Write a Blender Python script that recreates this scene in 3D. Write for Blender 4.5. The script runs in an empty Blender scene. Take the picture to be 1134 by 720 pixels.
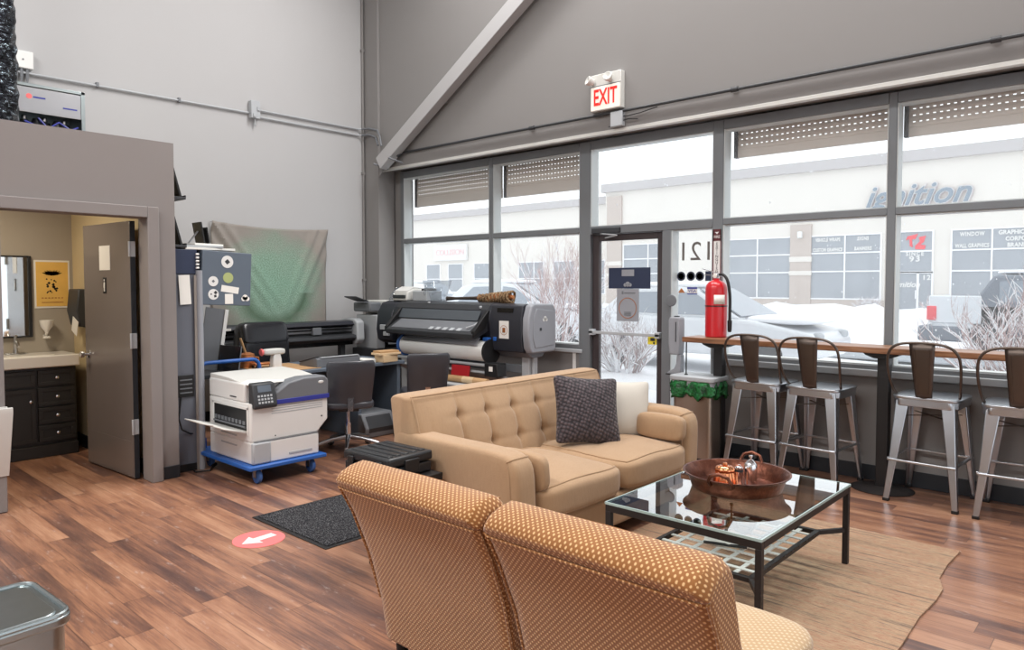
import bpy, bmesh, math, random
from mathutils import Vector, Matrix, Euler
random.seed(7)
S = bpy.context.scene
COL = S.collection
PI = math.pi
R = math.radians
D = bpy.data

# ------------------------------------------------------------------ materials
def lin(c):
    if isinstance(c, str):
        c = c.lstrip('#'); c = [int(c[i:i+2], 16) for i in (0, 2, 4)]
    o = []
    for v in c[:3]:
        v = v / 255.0
        o.append(v / 12.92 if v <= .04045 else ((v + .055) / 1.055) ** 2.4)
    return (o[0], o[1], o[2], 1)

class NT:
    def __init__(s, name):
        s.m = D.materials.new(name); s.m.use_nodes = True
        s.t = s.m.node_tree; s.n = s.t.nodes; s.l = s.t.links
        s.n.clear()
        s.out = s.n.new('ShaderNodeOutputMaterial')
    def add(s, typ, **kw):
        n = s.n.new(typ)
        for k, v in kw.items():
            if k.startswith('i_'):
                n.inputs[k[2:].replace('_', ' ')].default_value = v
            else:
                setattr(n, k, v)
        return n
    def link(s, a, b): s.l.new(a, b)
    def math(s, op, a, b=None, c=None):
        n = s.n.new('ShaderNodeMath'); n.operation = op
        for i, v in enumerate((a, b, c)):
            if v is None: continue
            if isinstance(v, (int, float)): n.inputs[i].default_value = v
            else: s.l.new(v, n.inputs[i])
        return n.outputs[0]
    def mix(s, f, a, b):
        n = s.n.new('ShaderNodeMix'); n.data_type = 'RGBA'
        for sock, v in ((n.inputs[0], f), (n.inputs[6], a), (n.inputs[7], b)):
            if isinstance(v, (int, float)): sock.default_value = v
            elif isinstance(v, tuple): sock.default_value = v
            else: s.l.new(v, sock)
        return n.outputs[2]
    def ramp(s, f, stops):
        n = s.n.new('ShaderNodeValToRGB')
        e = n.color_ramp.elements
        while len(e) < len(stops): e.new(.5)
        for el, (p, c) in zip(e, stops):
            el.position = p; el.color = c if len(c) == 4 else (*c, 1)
        s.l.new(f, n.inputs[0]); return n.outputs[0]
    def coord(s, which='Object', scale=(1, 1, 1), rot=(0, 0, 0)):
        tc = s.n.new('ShaderNodeTexCoord'); mp = s.n.new('ShaderNodeMapping')
        mp.inputs['Scale'].default_value = scale; mp.inputs['Rotation'].default_value = rot
        s.l.new(tc.outputs[which], mp.inputs[0]); return mp.outputs[0]
    def noise(s, vec, scale=5, detail=4, rough=.55, out='Fac'):
        n = s.n.new('ShaderNodeTexNoise'); n.inputs['Scale'].default_value = scale
        n.inputs['Detail'].default_value = detail; n.inputs['Roughness'].default_value = rough
        if vec is not None: s.l.new(vec, n.inputs['Vector'])
        return n.outputs[out]
    def bump(s, h, strength=.2, dist=.01):
        n = s.n.new('ShaderNodeBump'); n.inputs['Strength'].default_value = strength
        n.inputs['Distance'].default_value = dist; s.l.new(h, n.inputs['Height']); return n.outputs[0]
    def pbsdf(s, color=None, rough=.5, metal=0, spec=.5, normal=None, coat=0, sheen=0, emit=None, estr=0):
        b = s.n.new('ShaderNodeBsdfPrincipled')
        for k, v in (('Base Color', color), ('Roughness', rough), ('Metallic', metal)):
            if v is None: continue
            if isinstance(v, (int, float)): b.inputs[k].default_value = v
            elif isinstance(v, tuple): b.inputs[k].default_value = v
            else: s.l.new(v, b.inputs[k])
        b.inputs['Specular IOR Level'].default_value = spec
        b.inputs['Coat Weight'].default_value = coat
        b.inputs['Sheen Weight'].default_value = sheen
        if normal is not None: s.l.new(normal, b.inputs['Normal'])
        if emit: b.inputs['Emission Color'].default_value = emit; b.inputs['Emission Strength'].default_value = estr
        s.l.new(b.outputs[0], s.out.inputs[0]); return b

def simple(name, c, rough=.5, metal=0, spec=.5, var=.06, nscale=6, bump=0, bscale=60, coat=0, sheen=0):
    t = NT(name); base = lin(c); v = t.coord('Object')
    f = t.noise(v, nscale)
    dark = tuple(x * (1 - var) for x in base[:3]) + (1,)
    lite = tuple(min(1, x * (1 + var)) for x in base[:3]) + (1,)
    col = t.mix(f, dark, lite)
    nm = None
    if bump: nm = t.bump(t.noise(v, bscale, 2), bump, .004)
    t.pbsdf(col, rough, metal, spec, nm, coat, sheen)
    return t.m

M = {}
def mm(k, *a, **kw):
    M[k] = simple('mat_' + k, *a, **kw); return M[k]

# ------------------------------------------------------------------ mesh builder
class MB:
    def __init__(s): s.v = []; s.f = []
    def add(s, vs, fs, T=None):
        o = len(s.v)
        for p in vs:
            p = Vector(p)
            if T is not None: p = T @ p
            s.v.append(p)
        for f in fs: s.f.append([i + o for i in f])
        return s
    def box(s, x0, x1, y0, y1, z0, z1, T=None):
        vs = [(x0,y0,z0),(x1,y0,z0),(x1,y1,z0),(x0,y1,z0),(x0,y0,z1),(x1,y0,z1),(x1,y1,z1),(x0,y1,z1)]
        fs = [(0,3,2,1),(4,5,6,7),(0,1,5,4),(1,2,6,5),(2,3,7,6),(3,0,4,7)]
        return s.add(vs, fs, T)
    def cbox(s, c, d, rot=(0,0,0)):
        T = Matrix.Translation(c) @ Euler(rot).to_matrix().to_4x4()
        x, y, z = (q/2 for q in d)
        return s.box(-x, x, -y, y, -z, z, T)
    def prism(s, poly, h0, h1, axis='x', T=None):
        # poly in the plane perpendicular to axis: x->(y,z) y->(x,z) z->(x,y)
        def P(a, b, h):
            return (h, a, b) if axis == 'x' else ((a, h, b) if axis == 'y' else (a, b, h))
        n = len(poly)
        vs = [P(a, b, h0) for a, b in poly] + [P(a, b, h1) for a, b in poly]
        fs = [list(range(n))[::-1], list(range(n, 2*n))]
        for i in range(n): fs.append((i, (i+1) % n, n + (i+1) % n, n + i))
        return s.add(vs, fs, T)
    def lathe(s, prof, n=24, T=None, sx=1, sy=1):
        vs = []; fs = []
        for r, z in prof:
            for k in range(n):
                a = 2*PI*k/n; vs.append((r*math.cos(a)*sx, r*math.sin(a)*sy, z))
        for i in range(len(prof)-1):
            for k in range(n):
                k2 = (k+1) % n
                fs.append((i*n+k, i*n+k2, (i+1)*n+k2, (i+1)*n+k))
        if prof[0][0] > 1e-5: fs.append(list(range(n))[::-1])
        if prof[-1][0] > 1e-5: fs.append([(len(prof)-1)*n + k for k in range(n)])
        return s.add(vs, fs, T)
    def tube(s, path, r, n=10, closed=False, sq=None, T=None):
        pts = [Vector(p) for p in path]; m = len(pts)
        rr = r if isinstance(r, (list, tuple)) else [r]*m
        vs = []; fs = []
        up = None
        for i, p in enumerate(pts):
            a = pts[(i-1) % m] if (closed or i > 0) else p
            b = pts[(i+1) % m] if (closed or i < m-1) else p
            t = (b - a)
            if t.length < 1e-9: t = Vector((0, 0, 1))
            t.normalize()
            if up is None:
                up = Vector((0, 0, 1)) if abs(t.z) < .9 else Vector((1, 0, 0))
            u = up - t * up.dot(t)
            if u.length < 1e-6: u = t.orthogonal()
            u.normalize(); w = t.cross(u); up = u
            for k in range(n):
                an = 2*PI*k/n + (PI/4 if n == 4 else 0)
                vs.append(p + (u*math.cos(an) + w*math.sin(an)) * rr[i])
        seg = m if closed else m-1
        for i in range(seg):
            j = (i+1) % m
            for k in range(n):
                k2 = (k+1) % n
                fs.append((i*n+k, i*n+k2, j*n+k2, j*n+k))
        if not closed:
            fs.append([k for k in range(n)][::-1]); fs.append([(m-1)*n+k for k in range(n)])
        return s.add(vs, fs, T)
    def bar(s, a, b, w, d=None, up=(0, 0, 1)):
        # rectangular bar from a to b
        a = Vector(a); b = Vector(b); d = d or w
        t = (b-a).normalized(); u = Vector(up)
        if abs(t.dot(u)) > .98: u = Vector((0, 1, 0))
        sd = t.cross(u).normalized(); u2 = sd.cross(t)
        vs = []
        for p in (a, b):
            for i, j in ((-1,-1),(1,-1),(1,1),(-1,1)): vs.append(p + sd*(i*w/2) + u2*(j*d/2))
        return s.add(vs, [(0,3,2,1),(4,5,6,7),(0,1,5,4),(1,2,6,5),(2,3,7,6),(3,0,4,7)])
    def grid(s, nx, ny, fn, T=None):
        vs = [fn(i/nx, j/ny) for j in range(ny+1) for i in range(nx+1)]
        fs = [(j*(nx+1)+i, j*(nx+1)+i+1, (j+1)*(nx+1)+i+1, (j+1)*(nx+1)+i) for j in range(ny) for i in range(nx)]
        return s.add(vs, fs, T)
    def soft(s, c, d, n=8, p=4, puff=(0,0,0), fn=None, T=None):
        # rounded soft box: superellipsoid with optional extra bulge
        q = Matrix.Translation(c) if T is None else T @ Matrix.Translation(c)
        vs = {}; fl = []; out = []
        def key(a, b, cc): return (round(a*n), round(b*n), round(cc*n))
        def vid(u, v, w):
            k = key(u, v, w)
            if k not in vs:
                L = (abs(u)**p + abs(v)**p + abs(w)**p) ** (1/p)
                x, y, z = u/L, v/L, w/L
                x *= 1 + puff[0]*(1-y*y)*(1-z*z); y *= 1 + puff[1]*(1-x*x if abs(x)<1 else 0)*(1-z*z); z *= 1 + puff[2]*max(0,(1-x*x))*max(0,(1-y*y))
                P = Vector((x*d[0]/2, y*d[1]/2, z*d[2]/2))
                if fn: P = Vector(fn(P))
                vs[k] = len(out); out.append(P)
            return vs[k]
        rng = [-1 + 2*i/n for i in range(n+1)]
        for ax in range(3):
            for sg in (-1, 1):
                for i in range(n):
                    for j in range(n):
                        a0, a1, b0, b1 = rng[i], rng[i+1], rng[j], rng[j+1]
                        quad = [(a0,b0),(a1,b0),(a1,b1),(a0,b1)]
                        ids = []
                        for a, b in quad:
                            if ax == 0: ids.append(vid(sg, a, b))
                            elif ax == 1: ids.append(vid(b, sg, a))
                            else: ids.append(vid(a, b, sg))
                        fl.append(ids if sg > 0 else ids[::-1])
        return s.add(out, fl, q)

def soft_loop(c, d, p, face, puff=(0,0,0), fn=None, n=10):
    # rim of one face of MB.soft: face = (axis, sign)
    ax, sg = face; out = []
    rim = [(-1 + 2*i/n, -1) for i in range(n)] + [(1, -1 + 2*i/n) for i in range(n)] + [(1 - 2*i/n, 1) for i in range(n)] + [(-1, 1 - 2*i/n) for i in range(n)]
    for a, b in rim:
        u, v, w = ((sg, a, b), (a, sg, b), (a, b, sg))[ax]
        L = (abs(u)**p + abs(v)**p + abs(w)**p) ** (1/p)
        x, y, z = u/L, v/L, w/L
        x *= 1 + puff[0]*(1-y*y)*(1-z*z); y *= 1 + puff[1]*(1-x*x if abs(x)<1 else 0)*(1-z*z); z *= 1 + puff[2]*max(0,(1-x*x))*max(0,(1-y*y))
        P = Vector((x*d[0]/2, y*d[1]/2, z*d[2]/2))
        if fn: P = Vector(fn(P))
        out.append(P + Vector(c))
    return out
def rect_frame(mb, x0, x1, y0, y1, w, z0, z1, axes='xyz'):
    # four bars without overlap, in the plane of the first two axes
    for a0, a1, b0, b1 in ((x0, x1, y0, y0+w), (x0, x1, y1-w, y1), (x0, x0+w, y0+w, y1-w), (x1-w, x1, y0+w, y1-w)):
        lo = dict(zip(axes, (a0, b0, z0))); hi = dict(zip(axes, (a1, b1, z1)))
        mb.box(lo['x'], hi['x'], lo['y'], hi['y'], lo['z'], hi['z'])
    return mb

def obj(name, mb, mat, parent=None, bevel=0, seg=2, smooth=True, sub=0, loc=None, uv=False, angle=40, solid=0, rot=None):
    me = D.meshes.new(name)
    me.from_pydata([tuple(p) for p in mb.v], [], [tuple(f) for f in mb.f])
    me.validate(); me.update()
    bm = bmesh.new(); bm.from_mesh(me)
    bmesh.ops.recalc_face_normals(bm, faces=bm.faces); bm.to_mesh(me); bm.free()
    if smooth:
        for p in me.polygons: p.use_smooth = True
        try: me.set_sharp_from_angle(angle=R(angle))
        except Exception: pass
    if uv:
        ul = me.uv_layers.new(name='UVMap')
        for p in me.polygons:
            nx, ny, nz = (abs(q) for q in p.normal)
            for li in p.loop_indices:
                co = me.vertices[me.loops[li].vertex_index].co
                if uv == 'n': pass
                if nz >= nx and nz >= ny*.9: ul.data[li].uv = (co.x, co.y)
                elif nx >= ny: ul.data[li].uv = (co.y, co.z)
                else: ul.data[li].uv = (co.x, co.z)
    o = D.objects.new(name, me); COL.objects.link(o)
    if isinstance(mat, (list, tuple)):
        for m_ in mat: me.materials.append(m_)
    else: me.materials.append(mat if not isinstance(mat, str) else M[mat])
    if parent is not None: o.parent = parent
    if loc is not None: o.location = loc
    if rot is not None: o.rotation_euler = rot
    if solid:
        md = o.modifiers.new('s', 'SOLIDIFY'); md.thickness = solid; md.offset = 0
    if bevel:
        md = o.modifiers.new('b', 'BEVEL'); md.width = bevel; md.segments = seg; md.limit_method = 'ANGLE'; md.angle_limit = R(35)
        md.harden_normals = False
    if sub:
        md = o.modifiers.new('u', 'SUBSURF'); md.levels = sub; md.render_levels = sub
    return o

def tag(o, label, cat, group=None, kind=None):
    o['label'] = label; o['category'] = cat
    if group: o['group'] = group
    if kind: o['kind'] = kind
    return o
def thing(name, label, cat, loc=(0, 0, 0), rz=0, group=None):
    o = D.objects.new(name, None); o.empty_display_size = .1; COL.objects.link(o)
    o.location = loc; o.rotation_euler = (0, 0, rz)
    return tag(o, label, cat, group)
def struct(name, mb, mat, parent=None, **kw):
    o = obj(name, mb, mat, parent, **kw)
    if parent is None: o['kind'] = 'structure'
    return o
def snode(name):
    o = D.objects.new(name, None); COL.objects.link(o); o['kind'] = 'structure'; return o
def copy_tree(o, parent=None):
    c = o.copy(); COL.objects.link(c)
    if parent is not None: c.parent = parent
    for ch in list(o.children): copy_tree(ch, c)
    return c
def text_mb(txt, size, T, depth=.003, align='CENTER', shear=0, spacing=1, offset=0, linesp=1):
    cu = D.curves.new('txt', 'FONT'); cu.body = txt; cu.size = size; cu.extrude = depth
    cu.align_x = align; cu.align_y = 'CENTER'; cu.shear = shear; cu.space_character = spacing; cu.offset = offset; cu.space_line = linesp
    cu.resolution_u = 3
    t = D.objects.new('txt', cu); COL.objects.link(t)
    dg = bpy.context.evaluated_depsgraph_get(); dg.update()
    me = D.meshes.new_from_object(t.evaluated_get(dg))
    mb = MB(); mb.add([v.co.copy() for v in me.vertices], [list(p.vertices) for p in me.polygons], T)
    D.objects.remove(t); D.curves.remove(cu); D.meshes.remove(me)
    return mb
def face_T(loc, facing, scale=(1, 1, 1)):
    """text plane: facing '-y' readable from -Y, '+x' readable from +X"""
    if facing == '-y': rot = Matrix(((1,0,0),(0,0,-1),(0,1,0)))
    elif facing == '+x': rot = Matrix(((0,0,1),(1,0,0),(0,1,0)))
    elif facing == '+y': rot = Matrix(((-1,0,0),(0,0,1),(0,1,0)))
    return Matrix.Translation(loc) @ rot.to_4x4() @ Matrix.Diagonal((*scale, 1))
def arc(c, r, a0, a1, n, plane='xz'):
    o = []
    for i in range(n+1):
        a = a0 + (a1-a0)*i/n; u, v = r*math.cos(a), r*math.sin(a)
        if plane == 'xz': o.append((c[0]+u, c[1], c[2]+v))
        elif plane == 'yz': o.append((c[0], c[1]+u, c[2]+v))
        else: o.append((c[0]+u, c[1]+v, c[2]))
    return o

# ------------------------------------------------------------------ material library
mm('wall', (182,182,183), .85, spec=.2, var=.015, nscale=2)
mm('wall_shaded', (139,137,136), .8, spec=.2, var=.02, nscale=2)  # wall grey with the backlit window wall's shade put into it
mm('bath_front', (135,129,127), .7, spec=.3, var=.03, nscale=3)
mm('bath_wall', (168,160,148), .8, var=.02)
mm('bath_beige', (205,187,150), .8, var=.02)
mm('door_paint', (112,104,100), .2, spec=.5, var=.03)
mm('frame', (120,124,128), .45, metal=.2, var=.02)
mm('frame_dark', (62,54,56), .45, var=.03)
mm('baseboard', (34,38,44), .5)
mm('white', (228,228,226), .4, var=.02)
mm('offwhite', (208,208,204), .45, var=.02)
mm('paper', (236,234,228), .8, var=.02)
mm('black', (22,22,24), .45, var=.1)
mm('black_gloss', (16,17,20), .2, var=.1)
mm('charcoal', (52,54,58), .5)
mm('printer_black', (42,44,52), .42)
mm('printer_grey', (150,153,160), .45)
mm('mid_grey', (112,115,120), .5)
mm('blue_grey', (92,103,116), .5)
mm('tower_grey', (100,104,114), .55)
mm('light_grey', (176,180,184), .5)
mm('steel', (185,186,190), .28, metal=1, var=.05)
mm('galv', (168,178,180), .3, metal=1, var=.12, nscale=9)
mm('chrome', (225,225,228), .12, metal=1, var=.02)
mm('shutter', (206,196,188), .6, var=.02)
mm('pink_faint', (246,206,206), .6)
mm('case_black', (30,32,36), .4)
mm('glass_edge', (168,190,188), .2)
mm('maroon', (92,36,42), .5)
mm('mauve', (206,188,198), .6)
mm('daylit_reveal', (205,210,210), .4, var=.02)  # light colour stands for daylight on the frame sides
mm('stool', (186,190,196), .3, metal=1, var=.12, nscale=5)
mm('gunmetal', (96,86,80), .38, metal=.85, var=.15, nscale=5)
mm('iron', (48,44,44), .5, metal=.4)
mm('blue', (40,94,172), .4)
mm('rubber_blue', (60,100,165), .6)
mm('blue_grey_dark', (74,80,86), .4)
mm('post_beige', (138,130,124), .5)
mm('indigo', (52,60,150), .4)
mm('red', (198,22,34), .3, coat=.3)
mm('red_flat', (190,30,40), .6)
mm('pink', (244,118,118), .6)
mm('leather', (34,35,40), .24, bump=.15, bscale=90)
mm('seat_plastic', (66,67,73), .3, bump=.1, bscale=150)
mm('copper_bright', (226,148,104), .16, metal=1, var=.06)
mm('copper_matte', (198,128,82), .4, metal=.7, var=.1)
mm('brass', (178,142,98), .25, metal=1)
mm('wood_light', (214,186,148), .6, var=.08, nscale=14)
mm('vanity', (40,38,38), .45, var=.2, nscale=12)
mm('porcelain', (240,238,234), .12, var=.01)
mm('mirror', (232,236,238), .03, metal=1, var=0)
mm('cardboard', (186,148,106), .8)
mm('navy', (40,50,76), .5)
mm('yellow', (236,220,70), .6)
mm('sign_red', (226,42,44), .5)
mm('lettering_grey', (120,116,112), .6)
mm('bin_steel', (176,166,156), .3, metal=.9, var=.05)
mm('snow', (246,247,250), .9, spec=.1, var=.02, nscale=1)
mm('facade', (226,221,214), .9, var=.02, nscale=.5)  # outdoor colours from here are washed pale to imitate snow haze
mm('facade_tan', (196,184,176), .9, var=.03)
mm('cornice', (190,186,186), .9, var=.02)
mm('win_frame', (240,240,242), .5)
mm('out_glass', (160,165,172), .5, spec=.5, var=.12, nscale=.8)
mm('sign_blue', (132,146,160), .6)
mm('sign_red_soft', (238,84,92), .6)
mm('twig', (170,150,148), .9)
mm('twig_pink', (190,160,156), .9)
mm('car_white', (225,228,232), .3, coat=.5)
mm('car_glass', (150,158,168), .15)
mm('car_dark', (120,126,136), .5)
mm('asphalt', (165,170,176), .9)
mm('pillow_light', (200,194,184), .9, bump=.3, bscale=220, sheen=.2)

def make_special():
    # floor planks ------------------------------------------------
    t = NT('mat_floor_planks')
    v = t.coord('Object')
    sx = t.add('ShaderNodeSeparateXYZ'); t.link(v, sx.inputs[0]); x, y = sx.outputs[0], sx.outputs[1]
    W, L = .128, 1.22
    row = t.math('FLOOR', t.math('DIVIDE', y, W))
    wn = t.add('ShaderNodeTexWhiteNoise', noise_dimensions='1D'); t.link(row, wn.inputs['W'])
    xs = t.math('ADD', t.math('DIVIDE', x, L), t.math('MULTIPLY', wn.outputs['Value'], 7.3))
    colm = t.math('FLOOR', xs)
    cmb = t.add('ShaderNodeCombineXYZ'); t.link(row, cmb.inputs[0]); t.link(colm, cmb.inputs[1])
    w2 = t.add('ShaderNodeTexWhiteNoise', noise_dimensions='2D'); t.link(cmb.outputs[0], w2.inputs['Vector'])
    pid = w2.outputs['Value']
    # grain stretched along x, offset per plank
    gv = t.add('ShaderNodeCombineXYZ')
    t.link(t.math('ADD', t.math('MULTIPLY', x, .9), t.math('MULTIPLY', pid, 40)), gv.inputs[0])
    t.link(t.math('MULTIPLY', y, 7), gv.inputs[1]); t.link(t.math('MULTIPLY', pid, 9), gv.inputs[2])
    g1 = t.noise(gv.outputs[0], 1.5, 5, .6)
    gv2 = t.add('ShaderNodeCombineXYZ')
    t.link(t.math('ADD', t.math('MULTIPLY', x, 3), t.math('MULTIPLY', pid, 17)), gv2.inputs[0])
    t.link(t.math('MULTIPLY', y, 90), gv2.inputs[1])
    g2 = t.noise(gv2.outputs[0], 1.2, 3, .6)
    f = t.math('ADD', t.math('MULTIPLY', g1, .62), t.math('ADD', t.math('MULTIPLY', g2, .26), t.math('MULTIPLY', pid, .16)))
    c = t.ramp(f, [(.36, lin((88,64,58))), (.46, lin((118,84,70))), (.55, lin((152,108,84))), (.70, lin((184,140,112)))])
    # seams
    fy = t.math('FRACT', t.math('DIVIDE', y, W)); fx = t.math('FRACT', xs)
    ey = t.math('MINIMUM', fy, t.math('SUBTRACT', 1, fy)); ex = t.math('MINIMUM', fx, t.math('SUBTRACT', 1, fx))
    seam = t.math('MAXIMUM', t.math('LESS_THAN', ey, .014), t.math('LESS_THAN', ex, .0016))
    c = t.mix(t.math('MULTIPLY', seam, .55), c, lin((50,32,28)))
    # pale scuffs
    sc = t.noise(t.coord('Object', (3, 9, 1)), 2.2, 6, .7)
    scm = t.ramp(sc, [(.60, (0,0,0,1)), (.70, (1,1,1,1))])
    c = t.mix(t.math('MULTIPLY', scm, .42), c, lin((205,190,185)))
    nm = t.bump(t.math('SUBTRACT', g2, t.math('MULTIPLY', seam, 1.5)), .12, .003)
    t.pbsdf(c, .28, 0, .75, nm); M['floor'] = t.m
    # orange dotted chenille ------------------------------------
    def dots(name, base, base2, dot, sp=.0145, r=.30, rough=.85):
        t = NT(name)
        tc = t.add('ShaderNodeTexCoord'); s = t.add('ShaderNodeSeparateXYZ'); t.link(tc.outputs['UV'], s.inputs[0])
        u = t.math('DIVIDE', s.outputs[0], sp); w = t.math('DIVIDE', s.outputs[1], sp*1.0)
        a = t.math('ADD', u, w); b = t.math('SUBTRACT', u, w)
        a = t.math('MULTIPLY', a, .72); b = t.math('MULTIPLY', b, .72)
        fa = t.math('ABSOLUTE', t.math('SUBTRACT', t.math('FRACT', a), .5)); fb = t.math('ABSOLUTE', t.math('SUBTRACT', t.math('FRACT', b), .5))
        d = t.math('SQRT', t.math('ADD', t.math('MULTIPLY', fa, fa), t.math('MULTIPLY', fb, fb)))
        k = t.math('SUBTRACT', 1, t.math('SMOOTH_MIN', 1, t.math('DIVIDE', d, r), .3))
        k = t.math('MULTIPLY', k, 2.2); kk = t.add('ShaderNodeClamp'); t.link(k, kk.inputs[0]); k = kk.outputs[0]
        n = t.noise(t.coord('Object'), 5, 3)
        bc = t.mix(n, lin(base), lin(base2))
        c = t.mix(k, bc, lin(dot))
        t.pbsdf(c, rough, 0, .2, t.bump(k, .35, .004), sheen=.35)
        return t.m
    M['chenille'] = dots('mat_chenille', (136,86,44), (158,106,58), (226,184,132), .0138, .31)
    M['chenille_seat'] = dots('mat_chenille_seat', (182,150,112), (192,162,124), (216,194,160), .017)
    # beige sofa fabric -----------------------------------------
    t = NT('mat_sofa_fabric'); v = t.coord('Object')
    n1 = t.noise(v, 7, 4); n2 = t.noise(v, 260, 2)
    c = t.mix(n1, lin((174,144,112)), lin((190,160,128)))
    c = t.mix(t.math('MULTIPLY', n2, .35), c, lin((160,126,94)))
    n3 = t.noise(t.coord('Object', (14, 14, 3)), 6, 3, .65)
    c = t.mix(t.math('MULTIPLY', n3, .5), c, lin((150,118,90)))
    t.pbsdf(c, .85, 0, .2, t.bump(t.math('ADD', n2, t.math('MULTIPLY', n3, .8)), .35, .004), sheen=.25); M['sofa'] = t.m
    # knitted dark cushion
    t = NT('mat_knit'); v = t.coord('UV', (1/.024, 1/.024, 1), (0, 0, .35))
    vo = t.add('ShaderNodeTexVoronoi'); vo.inputs['Scale'].default_value = 1; vo.inputs['Randomness'].default_value = .35; t.link(v, vo.inputs['Vector'])
    c = t.ramp(vo.outputs['Distance'], [(.15, lin((92,80,84))), (.6, lin((38,33,38)))])
    t.pbsdf(c, .7, 0, .3, t.bump(t.math('SUBTRACT', 1, vo.outputs['Distance']), .8, .012), sheen=.2); M['knit'] = t.m
    # carpets
    t = NT('mat_doormat'); v = t.coord('Object')
    n = t.noise(v, 110, 2); n2 = t.noise(v, 260, 1)
    c = t.ramp(t.math('ADD', t.math('MULTIPLY', n, .6), t.math('MULTIPLY', n2, .4)), [(.4, lin((22,22,25))), (.52, lin((50,50,54))), (.66, lin((128,128,130)))])
    t.pbsdf(c, .95, 0, .1, t.bump(n, .8, .01)); M['doormat'] = t.m
    t = NT('mat_rug'); v = t.coord('Object', (.5, 13, 1))
    n = t.noise(v, 2.0, 6, .7); v2 = t.coord('Object', (5, 90, 1)); n2 = t.noise(v2, 3, 3, .6)
    f = t.math('ADD', t.math('MULTIPLY', n, .7), t.math('MULTIPLY', n2, .3))
    c = t.ramp(f, [(.38, lin((104,88,80))), (.44, lin((136,112,94))), (.485, lin((178,152,122))), (.52, lin((152,104,84))), (.555, lin((188,162,132))), (.62, lin((122,102,90)))])
    t.pbsdf(c, .9, 0, .15, t.bump(n2, .3, .004), sheen=.1); M['rug'] = t.m
    # counter wood
    t = NT('mat_counter_wood'); v = t.coord('Object', (1, 14, 14))
    n = t.noise(v, 3, 5, .6)
    c = t.ramp(n, [(.35, lin((112,74,50))), (.55, lin((146,102,72))), (.72, lin((168,126,94)))])
    t.pbsdf(c, .35, 0, .5); M['counter'] = t.m
    # tapestry
    t = NT('mat_tapestry'); tc = t.add('ShaderNodeTexCoord'); v = tc.outputs['UV']
    s = t.add('ShaderNodeSeparateXYZ'); t.link(v, s.inputs[0])
    dx = t.math('DIVIDE', t.math('SUBTRACT', s.outputs[0], .52), .50); dy = t.math('DIVIDE', t.math('SUBTRACT', s.outputs[1], .40), .62)
    rr = t.math('SQRT', t.math('ADD', t.math('MULTIPLY', dx, dx), t.math('MULTIPLY', dy, dy)))
    mpv = t.add('ShaderNodeMapping'); mpv.inputs['Scale'].default_value = (1, 1, 1); t.link(v, mpv.inputs[0])
    n = t.noise(mpv.outputs[0], 120, 3, .7); nb = t.noise(mpv.outputs[0], 6, 4)
    m1 = t.ramp(t.math('ADD', rr, t.math('MULTIPLY', t.math('SUBTRACT', nb, .5), .5)), [(.0, (1,1,1,1)), (.55, (.8,.8,.8,1)), (1.05, (0,0,0,1))])
    m2 = t.ramp(n, [(.40, (0,0,0,1)), (.62, (1,1,1,1))])
    base = t.mix(nb, lin((134,128,122)), lin((160,154,148)))
    gr = t.mix(m2, lin((84,132,108)), lin((166,204,184)))
    ring = t.ramp(rr, [(.0, (1,1,1,1)), (.42, (1,1,1,1)), (.56, (.1,.1,.1,1)), (.74, (1,1,1,1))])
    below = t.math('LESS_THAN', dy, -.1)
    gr = t.mix(t.math('MULTIPLY', below, t.math('SUBTRACT', 1, ring)), gr, lin((38,96,62)))
    c = t.mix(t.math('MULTIPLY', m1, .85), base, gr)
    t.pbsdf(c, .9, 0, .1); M['tapestry'] = t.m
    # copper tray, hammered
    t = NT('mat_copper_tray'); v = t.coord('Object')
    vo = t.add('ShaderNodeTexVoronoi'); vo.inputs['Scale'].default_value = 60; t.link(v, vo.inputs['Vector'])
    n = t.noise(v, 12, 5, .7)
    c = t.ramp(n, [(.35, lin((84,50,40))), (.55, lin((120,74,58))), (.75, lin((156,104,84)))])
    t.pbsdf(c, .34, .85, .5, t.bump(vo.outputs['Distance'], .25, .004)); M['tray'] = t.m
    # foil duct, blue-silver highlights painted in by the pale ramp stop
    t = NT('mat_foil'); v = t.coord('Object', (1, 1, 2.2))
    n = t.noise(v, 26, 4, .7)
    c = t.ramp(n, [(.42, lin((14,14,18))), (.56, lin((50,53,60))), (.66, lin((180,196,208)))])
    t.pbsdf(c, .25, .9, .5, t.bump(n, 1, .02)); M['foil'] = t.m
    # poster art
    M['poster_yellow'] = simple('mat_poster_yellow', (232,188,98), .7, var=.1, nscale=9)
    # glass --------------------------------------------------------
    def glass(name, tint, gl=.06, veil=.0, veilc=(1,1,1,1), rough=0.0, ior=1.45):
        t = NT(name)
        tr = t.add('ShaderNodeBsdfTransparent'); tr.inputs[0].default_value = tint
        g = t.add('ShaderNodeBsdfGlossy'); g.inputs['Roughness'].default_value = rough
        fr = t.add('ShaderNodeFresnel'); fr.inputs[0].default_value = ior
        mx = t.add('ShaderNodeMixShader')
        geo = t.add('ShaderNodeNewGeometry')
        t.link(t.math('MULTIPLY', t.math('MULTIPLY', fr.outputs[0], gl), t.math('SUBTRACT', 1, geo.outputs['Backfacing'])), mx.inputs[0]); t.link(tr.outputs[0], mx.inputs[1]); t.link(g.outputs[0], mx.inputs[2])
        last = mx.outputs[0]
        if veil:
            tl = t.add('ShaderNodeBsdfTranslucent'); tl.inputs[0].default_value = veilc
            m2 = t.add('ShaderNodeMixShader'); m2.inputs[0].default_value = veil
            t.link(last, m2.inputs[1]); t.link(tl.outputs[0], m2.inputs[2]); last = m2.outputs[0]
        t.link(last, t.out.inputs[0]); return t.m
    M['glass'] = glass('mat_window_glass', (.97,.98,.98,1), .7, .06)  # slight veil whitens the panes, imitating snow haze outside
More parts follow.
